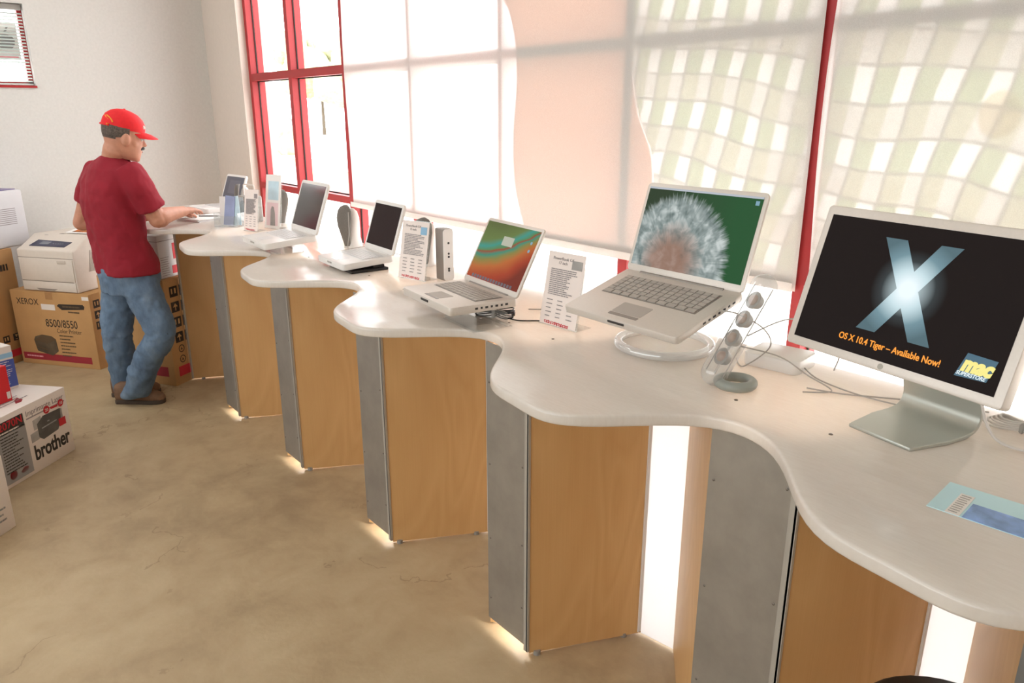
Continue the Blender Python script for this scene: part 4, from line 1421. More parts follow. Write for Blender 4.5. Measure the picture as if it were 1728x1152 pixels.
# carton with the printer on it
bx = carton('printer_carton', 'brown printer carton marked 8500/8550 with a putty printer standing on it', 'carton', (-6.113, 0.518, 0), math.atan2(0.386, 0.533), 0.658, 0.47, 0.53, 'card')
F = Face(bx, (0, 0, 0), (1, 0, 0), (0, 0, 1))
F.text('brand_lettering', 'XEROX', 0.045, 0.435, 0.062, 'black_print', 0, sx=0.9)
F.text('model_lettering', '8500/8550', 0.262, 0.285, 0.078, 'black_print', 0.0003, sx=0.8)
F.text('model_lettering', 'Color Printer', 0.345, 0.245, 0.044, 'brown_print', 0, sx=0.85)
F.lines('small_print', 0.36, 0.225, 0.13, 7, 0.024, 0.008, 'brown_print', 0.5, seed=8)
F.rects('maroon_band', [(0.02, 0.035, 0.60, 0.083)], 'maroon')
F.lines('band_print', 0.05, 0.06, 0.14, 1, 0.02, 0.010, 'ink_pink', 0.1, seed=3)
F.rects('address_label', [(0.25, 0.405, 0.365, 0.445), (0.60, 0.49, 0.655, 0.515)], 'box_white')
F.polys('black_flash', [[(0.385, 0.438), (0.40, 0.452), (0.60, 0.458), (0.612, 0.445), (0.605, 0.425), (0.42, 0.412)]], 'black_print')
F.lines('flash_print', 0.43, 0.437, 0.15, 1, 0.02, 0.012, 'brown_print', 0.1, seed=5)
F.lines('small_print', 0.47, 0.40, 0.1, 1, 0.02, 0.01, 'brown_print', 0.1, seed=6)
F.polys('printer_picture', [[(0.135, 0.18), (0.15, 0.205), (0.21, 0.222), (0.29, 0.215), (0.322, 0.195), (0.33, 0.11), (0.275, 0.072), (0.15, 0.10)]], 'print_photo')
F.polys('printer_picture_detail', [[(0.14, 0.178), (0.245, 0.158), (0.325, 0.19), (0.29, 0.212), (0.21, 0.22)], [(0.15, 0.13), (0.235, 0.11), (0.235, 0.118), (0.15, 0.138)]], 'brown_print', lift=0.0007)
Fs = Face(bx, (0.658, 0, 0), (0, 1, 0), (0, 0, 1))
icons(Fs, [(0.03 + 0.07 * (k % 2), 0.43 - 0.075 * (k // 2)) for k in range(6)], 0.055)

# the putty colour printer
pr = thing('printer', 'putty-coloured desktop printer standing on the brown carton, left of the man', 'printer', (-6.035, 0.595, 0.5315), (0, 0, math.atan2(0.386, 0.533)))
W_, D_, H_ = 0.465, 0.46, 0.36
b = MB()
b.prism([(0.0, 0.0), (D_, 0.0), (D_, H_ * 1.0), (D_ * 0.35, H_ * 1.02), (0.04, H_ * 0.83), (0.0, H_ * 0.79)], 0, W_, Matrix(((0, 0, 1, 0), (1, 0, 0, 0), (0, 1, 0, 0), (0, 0, 0, 1))))
b.bevel(0.010, 3).build('housing', 'printer', pr)
F = Face(pr, (0, 0, 0), (1, 0, 0), (0, 0, 1))
MB().bar(0.012, W_ - 0.012, -0.006, 0.002, 0.075, 0.225).bevel(0.004, 2).build('front_door', 'printer', pr)
MB().bar(0.012, W_ - 0.012, -0.005, 0.002, 0.006, 0.068).bevel(0.004, 2).build('paper_tray', 'printer', pr)
F.rects('seam', [(0.01, 0.07, W_ - 0.03, 0.0735), (0.005, 0.231, W_ - 0.005, 0.234)], 'printer_line')
F.polys('tray_grip', [[(0.12, 0.022), (0.30, 0.022), (0.27, 0.010), (0.15, 0.010)]], 'printer_line', lift=0.006)
MB().bar(0.33, 0.40, -0.010, -0.004, 0.198, 0.222).bevel(0.003, 2).build('latch', 'printer_side', pr)
sl = Vector((0, D_ * 0.35 - 0.04, H_ * 0.19)).normalized()
Ft = Face(pr, (0, 0.04, H_ * 0.83), (1, 0, 0), sl)
MB().prism([(0.07, 0.006), (0.36, 0.006), (0.385, 0.06), (0.10, 0.07)], 0, 0.004).build('control_panel', 'navy', pr, False, Ft.at(0, 0, 0.0))
MB().prism([(0.14, 0.024), (0.215, 0.022), (0.228, 0.05), (0.152, 0.054)], 0, 0.002).build('display', 'lcd', pr, False, Ft.at(0, 0, 0.0035))
b = MB()
for k in range(5):
    b.ball((0.25 + 0.02 * k, 0.034, 0.004), 0.005, 1, (1, 1, 0.5))
b.build('buttons', 'lcd', pr, True, Ft.at(0, 0, 0.0))
b = MB()
for k in range(26):
    b.box((W_ + 0.0005, 0.13 + 0.011 * k, 0.20), (0.002, 0.004, 0.15), (math.radians(-14), 0, 0))
b.build('side_vents', 'printer_line', pr, False)
Ftop = Face(pr, (0, D_ * 0.35, H_ * 1.02), (1, 0, 0), (0, 1, 0))
Ftop.rects('top_badge', [(0.20, 0.02, 0.235, 0.04), (0.14, -0.045, 0.165, -0.035)], 'printer_line')
o = thing('test_print', 'sheet with an orange photo lying on top of the putty printer', 'paper', (-6.035, 0.595, 0.53 + H_ + 0.004), (0, 0, math.atan2(0.386, 0.533)))
MB().box((0.33, 0.33, 0.028), (0.21, 0.25, 0.002), (0.14, 0, 0)).build('sheet', 'paper', o, False)
MB().box((0.345, 0.31, 0.0264), (0.16, 0.17, 0.0008), (0.14, 0, 0)).build('photo', 'orange_photo', o, False)

# tall brown carton at the far left with a big pale printer on it
b2 = carton('printer_carton', 'tall brown carton at the left edge under the big pale grey printer', 'carton', (-6.50, 0.05, 0), math.radians(52), 0.66, 0.03 + 0.42, 0.80, 'card')
b2.location = (-5.815, 0.055, 0)
b2.rotation_euler = (0, 0, math.radians(126.3))
F = Face(b2, (0, 0, 0), (1, 0, 0), (0, 0, 1))
b = MB()
rn = random.Random(2)
x = 0.08
while x < 0.60:
    wd = rn.uniform(0.006, 0.02)
    b.bar(x, x + wd, 0.655, 0.70, 0, 0.0008)
    x += wd + rn.uniform(0.004, 0.010)
b.build('bar_code', 'black_print', b2, False, F.at(0, 0, 0.0))
F.rects('red_band', [(0.42, 0.05, 0.60, 0.10)], 'redprint')
icons(F, [(0.46, 0.16), (0.54, 0.16)], 0.05)
pp = thing('printer', 'big pale grey printer with vent slots, on the tall brown carton at the left edge', 'printer', (-5.965, 0.24, 0.8015), (0, 0, math.radians(126.3)))
MB().bar(0.0, 0.60, 0.0, 0.40, 0.0, 0.385).bevel(0.012, 3).build('housing', 'box_grey', pp)
for x0, x1, z0 in ((0.36, 0.52, 0.155), (0.08, 0.22, 0.115), (0.10, 0.20, 0.245)):
    b = MB()
    for r in range(9):
        b.bar(x0, x1, -0.0008, 0.002, z0 + 0.013 * r, z0 + 0.005 + 0.013 * r)
    b.build('side_vents', 'ink', pp, False)
MB().bar(0.30, 0.33, -0.003, 0.001, 0.165, 0.18).build('side_button', 'ink', pp, False)
MB().bar(0.0, 0.57, 0.02, 0.38, 0.385, 0.391).bevel(0.002, 1).build('top_film', 'purple', pp)

# carton behind the man, with pictograms on its side
cdir = Vector((-0.477, -0.297, 0)).normalized()
b3 = carton('printer_carton', 'brown carton with dark pictograms on its side, behind the legs of the man', 'carton', (-4.905 - 0.53 * 0.849, 1.212 - 0.53 * 0.529, 0), math.atan2(0.529, 0.849), 0.53, 0.40, 0.70, 'card')
F = Face(b3, (0, 0, 0), (1, 0, 0), (0, 0, 1))
F.rects('maroon_band', [(0.20, 0.06, 0.48, 0.125)], 'maroon')
F.lines('band_print', 0.26, 0.095, 0.14, 1, 0.02, 0.010, 'ink_pink', 0.1, seed=3)
F.text('model_lettering', '8500', 0.05, 0.44, 0.1, 'black_print', 0.0003, sx=0.8)
F.lines('small_print', 0.10, 0.40, 0.14, 5, 0.03, 0.009, 'brown_print', 0.4, seed=18)
Fs = Face(b3, (0.53, 0, 0), (0, 1, 0), (0, 0, 1))
icons(Fs, [(0.045 + 0.085 * (k % 2), 0.58 - 0.10 * (k // 2)) for k in range(8)], 0.068)
Fs.rects('red_band', [(0.04, 0.055, 0.36, 0.12)], 'redprint')
for cx, cy in ((0.085, 0.235), (0.165, 0.235), (0.085, 0.165), (0.165, 0.165)):
    cirs = []
    for k in range(14):
        a0, a1 = 2 * PI * k / 14, 2 * PI * (k + 0.8) / 14
        cirs.append([(cx + r * math.cos(a), cy + r * math.sin(a)) for r, a in ((0.026, a0), (0.026, a1), (0.019, a1), (0.019, a0))])
    cirs.append([(cx - 0.008, cy - 0.008), (cx + 0.008, cy - 0.008), (cx, cy + 0.01)])
    Fs.polys('recycling_mark', cirs, 'black_print', whole=True)
# grey carton with red print on top of it
b4 = carton('carton', 'pale grey carton with red print on the brown carton behind the man', 'carton', (-4.93 - 0.50 * 0.849, 1.225 - 0.50 * 0.529, 0.702), math.atan2(0.529, 0.849), 0.49, 0.36, 0.27, 'box_grey', False)
F = Face(b4, (0, 0, 0), (1, 0, 0), (0, 0, 1))
F.lines('small_print', 0.30, 0.15, 0.09, 9, 0.016, 0.004, 'ink', 0.2, seed=31)
Fs = Face(b4, (0.49, 0, 0), (0, 1, 0), (0, 0, 1))
Fs.rects('red_print', [(0.12, 0.11, 0.20, 0.21), (0.10, 0.02, 0.26, 0.07)], 'redprint')
Fs.lines('small_print', 0.01, 0.13, 0.07, 9, 0.014, 0.004, 'ink', 0.2, seed=32)
MB().bar(-0.002, 0.492, -0.002, 0.362, 0.232, 0.236).build('lid_seam', 'ink', b4, False)

# white printer carton at the left
bb = carton('printer_carton', 'white printer carton lettered Imprimante Laser at the left edge', 'carton', (-3.79, 0.0, 0), math.atan2(0.337, -0.303), 0.69, 0.40, 0.353, 'box_white', False)
u_ = Vector((-0.303, 0.337, 0)).normalized()
bb.location = Vector((-4.2525, 0.511, 0)) - u_ * 0.69
F = Face(bb, (0, 0, 0), (1, 0, 0), (0, 0, 1))
F.rects('grey_column', [(0.04, 0.02, 0.405, 0.275)], 'greyprint')
F.rects('black_header', [(0.04, 0.262, 0.402, 0.325)], 'ink_dark')
F.text('model_lettering', '2070N', 0.395, 0.285, 0.052, 'redprint', 0.0008, 'RIGHT', lift=0.0008)
F.lines('header_print', 0.22, 0.272, 0.16, 1, 0.01, 0.007, 'box_white', 0.1, seed=2)
F.lines('small_print', 0.25, 0.248, 0.14, 13, 0.0145, 0.005, 'ink_dark', 0.5, seed=11)
F.text('product_lettering', 'Imprimante Laser', 0.418, 0.296, 0.041, 'ink', 0.0, sx=0.86)
F.rects('rule', [(0.418, 0.281, 0.672, 0.287)], 'ink')
F.polys('printer_photo', [[(0.475, 0.235), (0.52, 0.262), (0.635, 0.258), (0.628, 0.19), (0.60, 0.155), (0.50, 0.145), (0.475, 0.165)]], 'photo_grey')
F.polys('sample_photo', [[(0.452, 0.21), (0.505, 0.215), (0.505, 0.268), (0.452, 0.262)], [(0.425, 0.155), (0.475, 0.158), (0.475, 0.205), (0.425, 0.20)], [(0.60, 0.20), (0.645, 0.20), (0.645, 0.255), (0.60, 0.255)]], 'photo_light', lift=-0.0003)
F.polys('photo_detail', [[(0.50, 0.20), (0.60, 0.205), (0.60, 0.211), (0.50, 0.206)], [(0.54, 0.222), (0.555, 0.222), (0.555, 0.227), (0.54, 0.227)]], 'greyprint', lift=0.0008)


def disc(cx, cy, r, n=20):
    return [(cx + r * math.cos(2 * PI * k / n), cy + r * math.sin(2 * PI * k / n)) for k in range(n)]


F.polys('red_badges', [disc(0.548, 0.283, 0.02), disc(0.645, 0.283, 0.019), [(0.575, 0.275), (0.622, 0.272), (0.622, 0.284), (0.575, 0.287)], [(0.612, 0.165), (0.658, 0.165), (0.658, 0.205), (0.612, 0.205)]], 'redprint', lift=0.0012)
F.text('badge_number', '20', 0.548, 0.275, 0.022, 'box_white', 0.0, 'CENTER', lift=0.0022)
F.text('badge_number', '10', 0.645, 0.275, 0.022, 'box_white', 0.0, 'CENTER', lift=0.0022)
F.text('brand_lettering', 'brother', 0.428, 0.062, 0.108, 'ink_dark', 0.0028, sx=0.72, spacing=0.97)
F.polys('seal', [disc(0.285, 0.055, 0.022), [(0.33, 0.05), (0.355, 0.068), (0.38, 0.06), (0.372, 0.042), (0.34, 0.038)]], 'redprint')
Ft = Face(bb, (0, 0, 0.353), (1, 0, 0), (0, 1, 0))
Ft.polys('red_lozenge', [[(0.44, 0.06), (0.475, 0.10), (0.51, 0.115), (0.50, 0.075), (0.47, 0.055)]], 'maroon')
Ft.lines('top_print', 0.30, 0.14, 0.25, 3, 0.025, 0.006, 'ink', 0.3, seed=21)
# blue and red retail boxes on top
o = thing('software_box', 'blue and white retail box standing on the white printer carton', 'box', (-4.40, 0.20, 0.3535), (0, 0, math.atan2(0.337, -0.303) - 0.35))
MB().bar(-0.12, 0.12, -0.055, 0.055, 0, 0.225).bevel(0.002, 1).build('carton', 'box_white', o)
F = Face(o, (-0.12, -0.055, 0), (1, 0, 0), (0, 0, 1))
F.rects('blue_panel', [(0.0, 0.012, 0.24, 0.155)], 'blue_box')
F.rects('pale_band', [(0.0, 0.165, 0.24, 0.19)], 'sky_print')
F.lines('small_print', 0.10, 0.145, 0.13, 12, 0.0105, 0.003, 'box_white', 0.3, seed=41)
o = thing('software_box', 'bright red retail box on the white printer carton, cut by the left edge', 'box', (-4.17, 0.18, 0.3535), (0, 0, math.atan2(0.337, -0.303) - 0.2))
MB().bar(-0.10, 0.10, -0.03, 0.03, 0, 0.18).bevel(0.002, 1).build('carton', 'red_box', o)
F = Face(o, (-0.10, -0.03, 0), (1, 0, 0), (0, 0, 1))
F.rects('white_mark', [(0.176, 0.015, 0.194, 0.05)], 'box_white')
# nearest white carton
o = carton('carton', 'plain white carton nearest the camera at the left edge', 'carton', (0, 0, 0), math.atan2(0.337, -0.303), 0.5, 0.36, 0.335, 'box_white', False)
o.location = Vector((-3.553, 0.159, 0)) - u_ * 0.5
F = Face(o, (0, 0, 0), (1, 0, 0), (0, 0, 1))
F.lines('small_print', 0.36, 0.11, 0.11, 3, 0.025, 0.008, 'greyprint', 0.2, seed=51)

# ------------------------------------------------------------------ the man
MX, MY = -4.75, 0.93


def at(px, py, D):
    """a body landmark: the point D metres ahead of the photographer on the line of sight"""
    d = FW * 1262.0 + RT * (px - 864) - UP * (py - 576)
    return CAM + d * (D / d.dot(HF))


man = thing('person', 'man in a red cap, maroon t-shirt and jeans leaning on the far counter', 'person', (MX, MY, 0))
TM = Matrix.Translation((-MX, -MY, 0))


def voxel(o, size, it=4, disp=None):
    md = o.modifiers.new('remesh', 'REMESH')
    md.mode = 'VOXEL'
    md.voxel_size = size
    md.use_smooth_shade = True
    sm = o.modifiers.new('smooth', 'SMOOTH')
    sm.iterations = it
    sm.factor = 0.5
    if disp:
        tx = bpy.data.textures.new(o.name + '_folds', 'CLOUDS')
        tx.noise_scale = disp[0]
        tx.noise_depth = 2
        dm = o.modifiers.new('folds', 'DISPLACE')
        dm.texture = tx
        dm.texture_coords = 'LOCAL'
        dm.strength = disp[1]
        dm.mid_level = 0.5
    return o


az = math.radians(100)
f_ = Vector((math.cos(az), math.sin(az), 0))          # where the chest faces
s_ = Vector((math.sin(az), -math.cos(az), 0))         # his right
z_ = Vector((0, 0, 1))
hip, waist, chest, shl, nck = at(216, 452, 4.33), at(199, 402, 4.32), at(189, 335, 4.31), at(188, 287, 4.29), at(192, 262, 4.27)
haz = math.radians(78)                                 # where the face points
pit = math.radians(-14)
hf = Vector((math.cos(haz) * math.cos(pit), math.sin(haz) * math.cos(pit), math.sin(pit)))
hs = Vector((math.sin(haz), -math.cos(haz), 0))
hu = hs.cross(hf)
hc = at(203, 267, 4.24)                                # chin level, under the middle of the skull


def H(f, s, u):
    return hc + hf * f + hs * s + hu * u


# --- body (skin): head, neck, trunk, arms, hands and lower legs in one mesh
b = MB()
HS = [(0.0, 0.052, 0.040, 0.030), (0.018, 0.034, 0.064, 0.048), (0.045, 0.016, 0.085, 0.062), (0.08, 0.006, 0.095, 0.070), (0.115, 0.0, 0.099, 0.075), (0.15, -0.002, 0.102, 0.078), (0.18, -0.004, 0.102, 0.077), (0.205, -0.006, 0.09, 0.068), (0.225, -0.008, 0.066, 0.05), (0.237, -0.01, 0.03, 0.024)]
b.loft([(H(fc, 0, u), hf * fd, hs * sd) for u, fc, fd, sd in HS], 28, 2.2)
b.loft([(H(0.088, 0, 0.128), hf * 0.014, hs * 0.008), (H(0.097, 0, 0.112), hf * 0.016, hs * 0.010), (H(0.106, 0, 0.096), hf * 0.019, hs * 0.0155), (H(0.10, 0, 0.086), hf * 0.014, hs * 0.012)], 12)   # nose
b.ball(H(0.094, 0.03, 0.142), 0.014, 2, (1, 1, 1)).ball(H(0.094, -0.03, 0.142), 0.014, 2)          # brow
b.ball(H(0.088, 0, 0.060), 0.016, 2, (1, 1, 0.6)).ball(H(0.082, 0, 0.012), 0.016, 2)                # mouth, chin
for sd in (1, -1):
    R_ = Matrix((hf, hs, hu)).transposed()
    b.ball(H(0.014, 0.080 * sd, 0.106), 0.036, 2, (0.62, 0.42, 1.0), R_)
    b.ball(H(0.055, 0.045 * sd, 0.095), 0.024, 2, (1, 1, 1))
b.tube([nck - z_ * 0.09, nck - z_ * 0.02 + f_ * 0.0, H(-0.03, 0, 0.045), H(-0.02, 0, 0.09)], [0.088, 0.066, 0.061, 0.06], 18)
b.loft([(hip - z_ * 0.06, s_ * 0.17, f_ * 0.125), (waist, s_ * 0.17, f_ * 0.105), (chest, s_ * 0.175, f_ * 0.12), (shl, s_ * 0.15, f_ * 0.09), (nck - z_ * 0.02, s_ * 0.08, f_ * 0.06)], 20)
# arms
shR, shL = shl + s_ * 0.185 - z_ * 0.012 + f_ * 0.02, shl - s_ * 0.20 - z_ * 0.012
elR, wrR = at(266, 370, 4.25), at(311, 356, 4.47)
elL = at(137, 376, 4.46)
wrL = Vector((-4.86, 1.30, 1.115))
b.tube(smooth_pts([shR, shR.lerp(elR, 0.5) + f_ * 0.0, elR], 5), [0.062, 0.06, 0.059, 0.058, 0.056, 0.055, 0.053, 0.051, 0.049, 0.047, 0.046][:11], 16)
b.tube(smooth_pts([elR, elR.lerp(wrR, 0.3) + z_ * 0.008, wrR], 5), [0.048, 0.053, 0.055, 0.054, 0.051, 0.047, 0.043, 0.039, 0.035, 0.032, 0.030], 16)
b.ball(elR, 0.050, 2)
b.tube(smooth_pts([shL, shL.lerp(elL, 0.5), elL], 5), [0.062, 0.06, 0.059, 0.057, 0.055, 0.053, 0.051, 0.049, 0.047, 0.046, 0.045], 16)
b.tube(smooth_pts([elL, elL.lerp(wrL, 0.35), wrL], 5), [0.045, 0.047, 0.048, 0.047, 0.044, 0.041, 0.038, 0.035, 0.032, 0.030, 0.028], 16)
b.ball(elL, 0.046, 2)


def hand(wr, fwd, up, sign, curl):
    fwd = fwd.normalized()
    sd = fwd.cross(up).normalized() * sign        # towards the thumb
    up = sd.cross(fwd).normalized() * sign
    k = wr + fwd * 0.085
    b.loft([(wr - fwd * 0.01, sd * 0.028, up * 0.021), (wr + fwd * 0.03, sd * 0.036, up * 0.019), (wr + fwd * 0.07, sd * 0.042, up * 0.016), (k + fwd * 0.004, sd * 0.039, up * 0.012)], 16, 2.4)
    for i, (off, ln) in enumerate(((0.030, 0.072), (0.010, 0.082), (-0.011, 0.076), (-0.031, 0.060))):
        p0 = k + sd * off - fwd * 0.012
        c1, c2, c3 = curl * 0.4, curl * 0.9, curl * 1.3
        p1 = p0 + (fwd * math.cos(c1) - up * math.sin(c1)) * (ln * 0.48 + 0.012) + sd * off * 0.12
        p2 = p1 + (fwd * math.cos(c2) - up * math.sin(c2)) * ln * 0.32
        p3 = p2 + (fwd * math.cos(c3) - up * math.sin(c3)) * ln * 0.24
        b.tube([p0, p1, p2, p3], [0.0095, 0.009, 0.0082, 0.0068], 10)
    q0 = wr + fwd * 0.025 + sd * 0.028
    q1 = q0 + (fwd * 0.6 + sd * 0.75 - up * 0.15).normalized() * 0.045
    q2 = q1 + (fwd * 0.9 + sd * 0.25 - up * 0.3).normalized() * 0.03
    q3 = q2 + (fwd * 0.95 + sd * 0.05 - up * 0.35).normalized() * 0.022
    b.tube([q0, q1, q2, q3], [0.014, 0.0115, 0.0102, 0.008], 10)


hR = at(337, 351, 4.64) - wrR
hand(wrR, hR, Vector((0.1, 0, 1)), -1, 0.55)
hand(wrL, Vector((-0.04, 0.2, 0.0)), Vector((0, 0.1, 1)), 1, 0.65)
# legs
hipR, hipL = hip + s_ * 0.095 - z_ * 0.05, hip - s_ * 0.095 - z_ * 0.05
knR, anR = at(272, 560, 4.21), at(229, 648, 4.25)
knL, anL = at(197, 562, 4.33), at(211, 640, 4.39)
b.tube([hipR, hipR.lerp(knR, 0.5), knR, knR.lerp(anR, 0.35), anR], [0.09, 0.078, 0.058, 0.056, 0.038], 14)
b.tube([hipL, hipL.lerp(knL, 0.5), knL, knL.lerp(anL, 0.35), anL], [0.09, 0.078, 0.058, 0.056, 0.038], 14)
b.tube([anR, Vector((anR.x, anR.y, 0.05))], 0.036, 12)
b.tube([anL, Vector((anL.x, anL.y, 0.05))], 0.036, 12)
body = b.build('body', 'skin', man, True, TM)
voxel(body, 0.0048, 3)

# --- face details
for sd in (1, -1):
    e = MB().ball(H(0.0905, 0.031 * sd, 0.124), 0.0105, 2).build('eye', 'eye_white', man, True, TM)
    MB().ball(H(0.0985, 0.031 * sd, 0.124), 0.0048, 2).build('iris', 'eye_dark', e, True, TM)
    MB().tube([H(0.100, 0.014 * sd, 0.146), H(0.101, 0.032 * sd, 0.150), H(0.090, 0.052 * sd, 0.145)], [0.004, 0.0045, 0.003], 8).build('eyebrow', 'hair', man, True, TM)
MB().tube([H(0.078, -0.036, 0.064), H(0.096, -0.018, 0.074), H(0.104, 0, 0.077), H(0.096, 0.018, 0.074), H(0.078, 0.036, 0.064)], [0.004, 0.009, 0.0095, 0.009, 0.004], 10).build('moustache', 'moustache', man, True, TM)
MB().tube([H(0.090, -0.022, 0.056), H(0.1015, 0, 0.057), H(0.090, 0.022, 0.056)], [0.002, 0.005, 0.002], 8).build('lips', 'lips', man, True, TM)
# hair: a close-cropped band round the back and sides
b = MB()
rings = []
for u, g in ((0.098, 0.001), (0.108, 0.003), (0.122, 0.005), (0.14, 0.006), (0.165, 0.007), (0.178, 0.004)):
    fc = 0.006 - 0.0001
    j = min(range(len(HS)), key=lambda q: abs(HS[q][0] - u))
    i0 = max(q for q in range(len(HS)) if HS[q][0] <= u)
    i1 = min(i0 + 1, len(HS) - 1)
    tt = (u - HS[i0][0]) / max(1e-6, HS[i1][0] - HS[i0][0])
    fc, fd, sd_ = [HS[i0][q] + (HS[i1][q] - HS[i0][q]) * tt for q in (1, 2, 3)]
    lim = 70 if u < 0.115 else 104
    out, inn = [], []
    for k in range(31):
        a = math.radians(180 - lim + 2 * lim * k / 30)
        ca, sa = math.cos(a), math.sin(a)
        e = 2 / 2.2
        cc, ss_ = math.copysign(abs(ca) ** e, ca), math.copysign(abs(sa) ** e, sa)
        back = 1.0 if u > 0.1 or abs(a - PI) < 1.3 else 0.6
        out.append(H(fc + (fd + g * back) * cc, (sd_ + g * back) * ss_, u))
        inn.append(H(fc + (fd - 0.006) * cc, (sd_ - 0.006) * ss_, u))
    rings.append(out + list(reversed(inn)))
b.rings(rings).build('hair', 'hair', man, True, TM, ang=60)

# --- cap
cap = None
b = MB()
CS = [(0.158, -0.004, 0.108, 0.084), (0.175, -0.004, 0.109, 0.085), (0.20, -0.004, 0.105, 0.082), (0.225, -0.006, 0.092, 0.073), (0.247, -0.008, 0.066, 0.055), (0.259, -0.01, 0.034, 0.03), (0.263, -0.01, 0.008, 0.008)]
secs = []
for u, fc, fd, sd_ in CS:
    til = -0.0
    secs.append((H(fc, 0, u), hf * fd - hu * 0.010 * (1 if u < 0.2 else 0.3) * 0, hs * sd_))
b.loft(secs, 32, 2.1)
cap = b.build('cap', 'cap', man, True, TM, ang=60)
# brim: curved plate forwards
rings = []
for k in range(13):
    a = -1.0 + 2.0 * k / 12
    s0 = 0.080 * math.sin(a * 1.05)
    f0 = -0.004 + 0.100 * math.cos(a * 1.05)
    f1 = f0 + 0.078 * math.cos(a * 0.95) ** 0.8 if abs(a) < 1 else f0 + 0.03
    s1 = s0 * (0.98)
    dz = -0.018 * (s0 / 0.08) ** 2
    rings.append([H(f0 - 0.012, s0 * 0.9, 0.166 + dz), H((f0 + f1) / 2, (s0 + s1) / 2, 0.160 + dz), H(f1, s1, 0.146 + dz), H(f1, s1, 0.142 + dz), H((f0 + f1) / 2, (s0 + s1) / 2, 0.155 + dz), H(f0 - 0.012, s0 * 0.9, 0.161 + dz)])
MB().rings(rings).build('brim', 'cap', cap, True, TM, ang=60)
# back opening with strap, stitching
MB().ball(H(-0.088, 0, 0.187), 0.03, 2, (0.8, 1.0, 0.75), Matrix((hf, hs, hu)).transposed()).build('back_opening', 'hair', cap, True, TM)
MB().tube([H(-0.075, 0.070, 0.166), H(-0.098, 0.042, 0.165), H(-0.114, 0.0, 0.164), H(-0.098, -0.042, 0.165), H(-0.075, -0.07, 0.166)], 0.006, 8).build('strap', 'cap', cap, True, TM)
MB().box(H(-0.080, 0.062, 0.168), (0.012, 0.012, 0.012)).build('buckle', 'cap_gold', cap, False, TM)
MB().tube([H(-0.088, 0.040, 0.214), H(-0.078, 0.054, 0.208), H(-0.064, 0.068, 0.196), H(-0.058, 0.075, 0.184)], 0.0035, 6).tube([H(-0.096, 0.028, 0.212), H(-0.09, 0.044, 0.203), H(-0.078, 0.058, 0.194)], 0.003, 6).build('gold_stitching', 'cap_gold', cap, True, TM)
MB().ball(H(0.092, 0.035, 0.190), 0.011, 2, (0.6, 0.8, 1)).build('front_badge', 'cap_white', cap, True, TM)
MB().ball(H(-0.01, 0, 0.263), 0.007, 2, (1, 1, 0.6)).build('button', 'cap', cap, True, TM)

# --- t-shirt
b = MB()
b.loft([(hip - z_ * 0.02 + f_ * 0.0, s_ * 0.216, f_ * 0.155), (hip + z_ * 0.03, s_ * 0.214, f_ * 0.155), (waist, s_ * 0.214, f_ * 0.130), (waist.lerp(chest, 0.5), s_ * 0.218, f_ * 0.138), (chest, s_ * 0.224, f_ * 0.145), (chest.lerp(shl, 0.6), s_ * 0.216, f_ * 0.130), (shl + z_ * 0.01, s_ * 0.192, f_ * 0.108), (shl.lerp(nck, 0.62) + z_ * 0.004, s_ * 0.115, f_ * 0.080), (nck + z_ * 0.002, s_ * 0.070, f_ * 0.066)], 32, 2.3)
mR = shR.lerp(elR, 0.76)
b.tube(smooth_pts([shR - s_ * 0.05 + z_ * 0.005, shR.lerp(elR, 0.3) + s_ * 0.004, mR], 4), [0.088, 0.089, 0.088, 0.086, 0.084, 0.082, 0.081, 0.081, 0.082], 18)
mL = shL.lerp(elL, 0.62)
b.tube(smooth_pts([shL + s_ * 0.05 + z_ * 0.005, shL.lerp(elL, 0.3) - s_ * 0.004, mL], 4), [0.082, 0.083, 0.083, 0.081, 0.079, 0.077, 0.075, 0.074, 0.072], 18)
sh_ = b.build('t_shirt', 'shirt', man, True, TM)
voxel(sh_, 0.0075, 6, (0.12, 0.026))
MB().tube([nck + z_ * 0.006 + f_ * 0.008 + s_ * 0.068 * math.cos(a) + f_ * 0.058 * math.sin(a) + z_ * (-0.012 * math.sin(a)) for a in (2 * PI * k / 28 for k in range(28))], 0.0055, 8, True).build('collar', 'shirt', sh_, True, TM)

# --- jeans
b = MB()
b.loft([(hip + z_ * 0.03, s_ * 0.190, f_ * 0.148), (hip - z_ * 0.05, s_ * 0.195, f_ * 0.155), (hip - z_ * 0.13, s_ * 0.185, f_ * 0.145)], 24, 2.3)
def leg(h_, k_, a_, rs_):
    pts = smooth_pts([h_ + z_ * 0.02, h_.lerp(k_, 0.5), k_, k_.lerp(a_, 0.5), a_ - z_ * 0.05], 4)
    n = len(pts)
    r = []
    for i in range(n):
        q = i / (n - 1) * (len(rs_) - 1)
        j = min(int(q), len(rs_) - 2)
        r.append(rs_[j] + (rs_[j + 1] - rs_[j]) * (q - j))
    b.tube(pts, r, 18)
leg(hipR, knR, anR, [0.108, 0.098, 0.083, 0.080, 0.074])
leg(hipL, knL, anL, [0.108, 0.098, 0.083, 0.080, 0.074])
# creases round the knees and calves
rn = random.Random(12)
for h_, k_, a_ in ((hipR, knR, anR), (hipL, knL, anL)):
    for q, r in ((0.55, 0.094), (0.68, 0.090), (0.80, 0.087), (0.92, 0.085), (1.06, 0.083), (1.18, 0.082), (1.34, 0.081), (1.55, 0.079), (1.74, 0.078)):
        c = h_.lerp(k_, q) if q <= 1 else k_.lerp(a_, q - 1)
        t1, t2 = rn.uniform(-0.35, 0.35), rn.uniform(-0.3, 0.3)
        b.tube([c + (RT * math.cos(a) + HF * math.sin(a)) * (r - 0.004) + z_ * r * (t1 * math.cos(a) + t2 * math.sin(a)) for a in (2 * PI * k / 20 for k in range(20))], 0.009, 8, True)
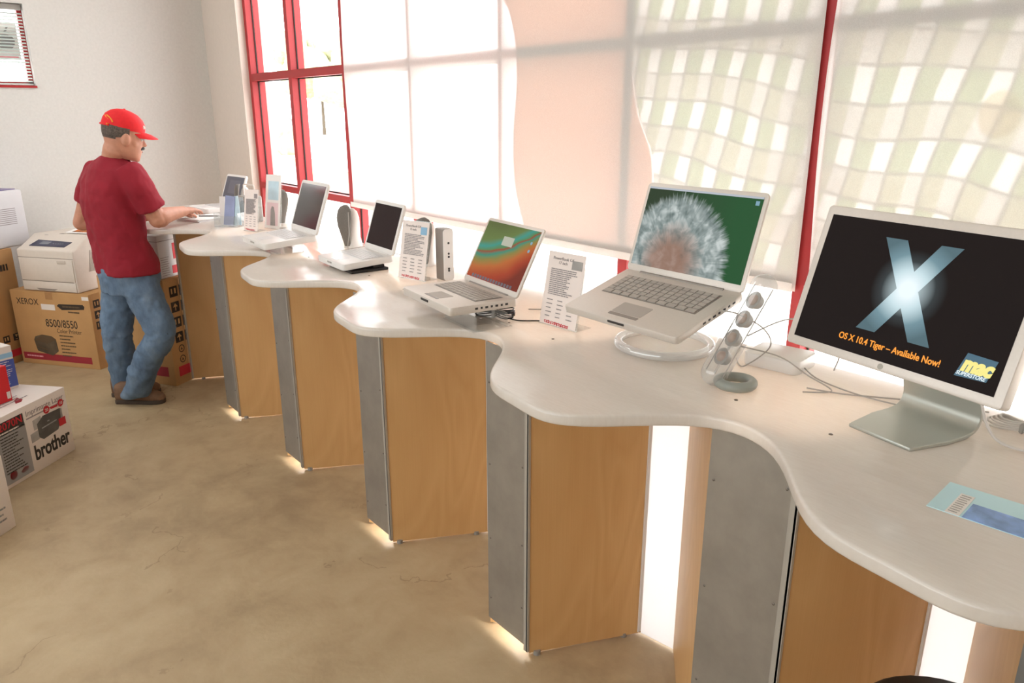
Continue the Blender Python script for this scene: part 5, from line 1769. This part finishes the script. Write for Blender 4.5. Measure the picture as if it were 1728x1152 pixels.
# gathered cuffs
for a_, k_ in ((anR, knR), (anL, knL)):
    for q, r in ((-0.045, 0.077), (-0.03, 0.076), (0.0, 0.080), (0.03, 0.075), (0.06, 0.079), (0.10, 0.074)):
        c = a_ + (k_ - a_).normalized() * q - z_ * 0.03
        b.loft([(c - z_ * 0.018, RT * r * 0.9, HF * r * 0.8), (c, RT * r, HF * r * 0.9), (c + z_ * 0.018, RT * r * 0.9, HF * r * 0.8)], 16)
jn = b.build('jeans', 'denim', man, True, TM)
voxel(jn, 0.0075, 4, (0.06, 0.020))
# side seam
sm_pts = smooth_pts([hip + s_ * 0.196 - z_ * 0.02, hipR + s_ * 0.108 - z_ * 0.10 - f_ * 0.01, knR.lerp(hipR, 0.25) + s_ * 0.088, knR + s_ * 0.080], 5)
MB().tube(sm_pts, 0.004, 6).build('side_seam', 'seam', jn, True, TM)


# --- boots
def boot(an, toe, heel, name):
    toe, heel = Vector(toe), Vector(heel)
    d = (toe - heel).normalized()
    p = Vector((-d.y, d.x, 0))
    L_ = (toe - heel).length
    so = MB()
    prof = [(0.0, 0.026), (0.04, 0.036), (0.25, 0.038), (0.5, 0.040), (0.72, 0.048), (0.88, 0.044), (0.97, 0.028), (1.0, 0.012)]
    poly = [(L_ * t_, w_) for t_, w_ in prof] + [(L_ * t_, -w_) for t_, w_ in reversed(prof)]
    F4 = Matrix.Translation(heel) @ Matrix((d, p, z_)).transposed().to_4x4()
    bt = MB()
    sec = []
    for t_, hw, h in ((0.02, 0.030, 0.11), (0.12, 0.037, 0.125), (0.30, 0.038, 0.125), (0.45, 0.040, 0.10), (0.62, 0.045, 0.080), (0.80, 0.045, 0.066), (0.93, 0.036, 0.052), (0.99, 0.018, 0.04)):
        sec.append((Vector((L_ * t_, 0, 0.02 + h / 2 - 0.01)), Vector((0, hw, 0)), Vector((0, 0, h / 2))))
    bt.loft(sec, 18, 2.6)
    ob = bt.build('boot', 'leather', man, True, TM @ F4, ang=70)
    MB().prism(poly, 0.0, 0.026).bevel(0.004, 2).build('sole', 'sole', ob, True, TM @ F4)
    bl = MB()
    for k in range(4):
        q = L_ * (0.44 + 0.08 * k)
        bl.tube([(q, -0.03, 0.118 - 0.014 * k), (q + 0.006, 0, 0.126 - 0.013 * k), (q, 0.03, 0.118 - 0.014 * k)], 0.003, 6)
    bl.build('laces', 'sole', ob, True, TM @ F4)


hl = at(191, 676, 4.24)
boot(anR, (-4.660, 1.075, 0.0), (-4.845, 0.845, 0.0), 'R')
boot(anL, (-4.865, 1.105, 0.0), (-4.985, 0.85, 0.0), 'L')
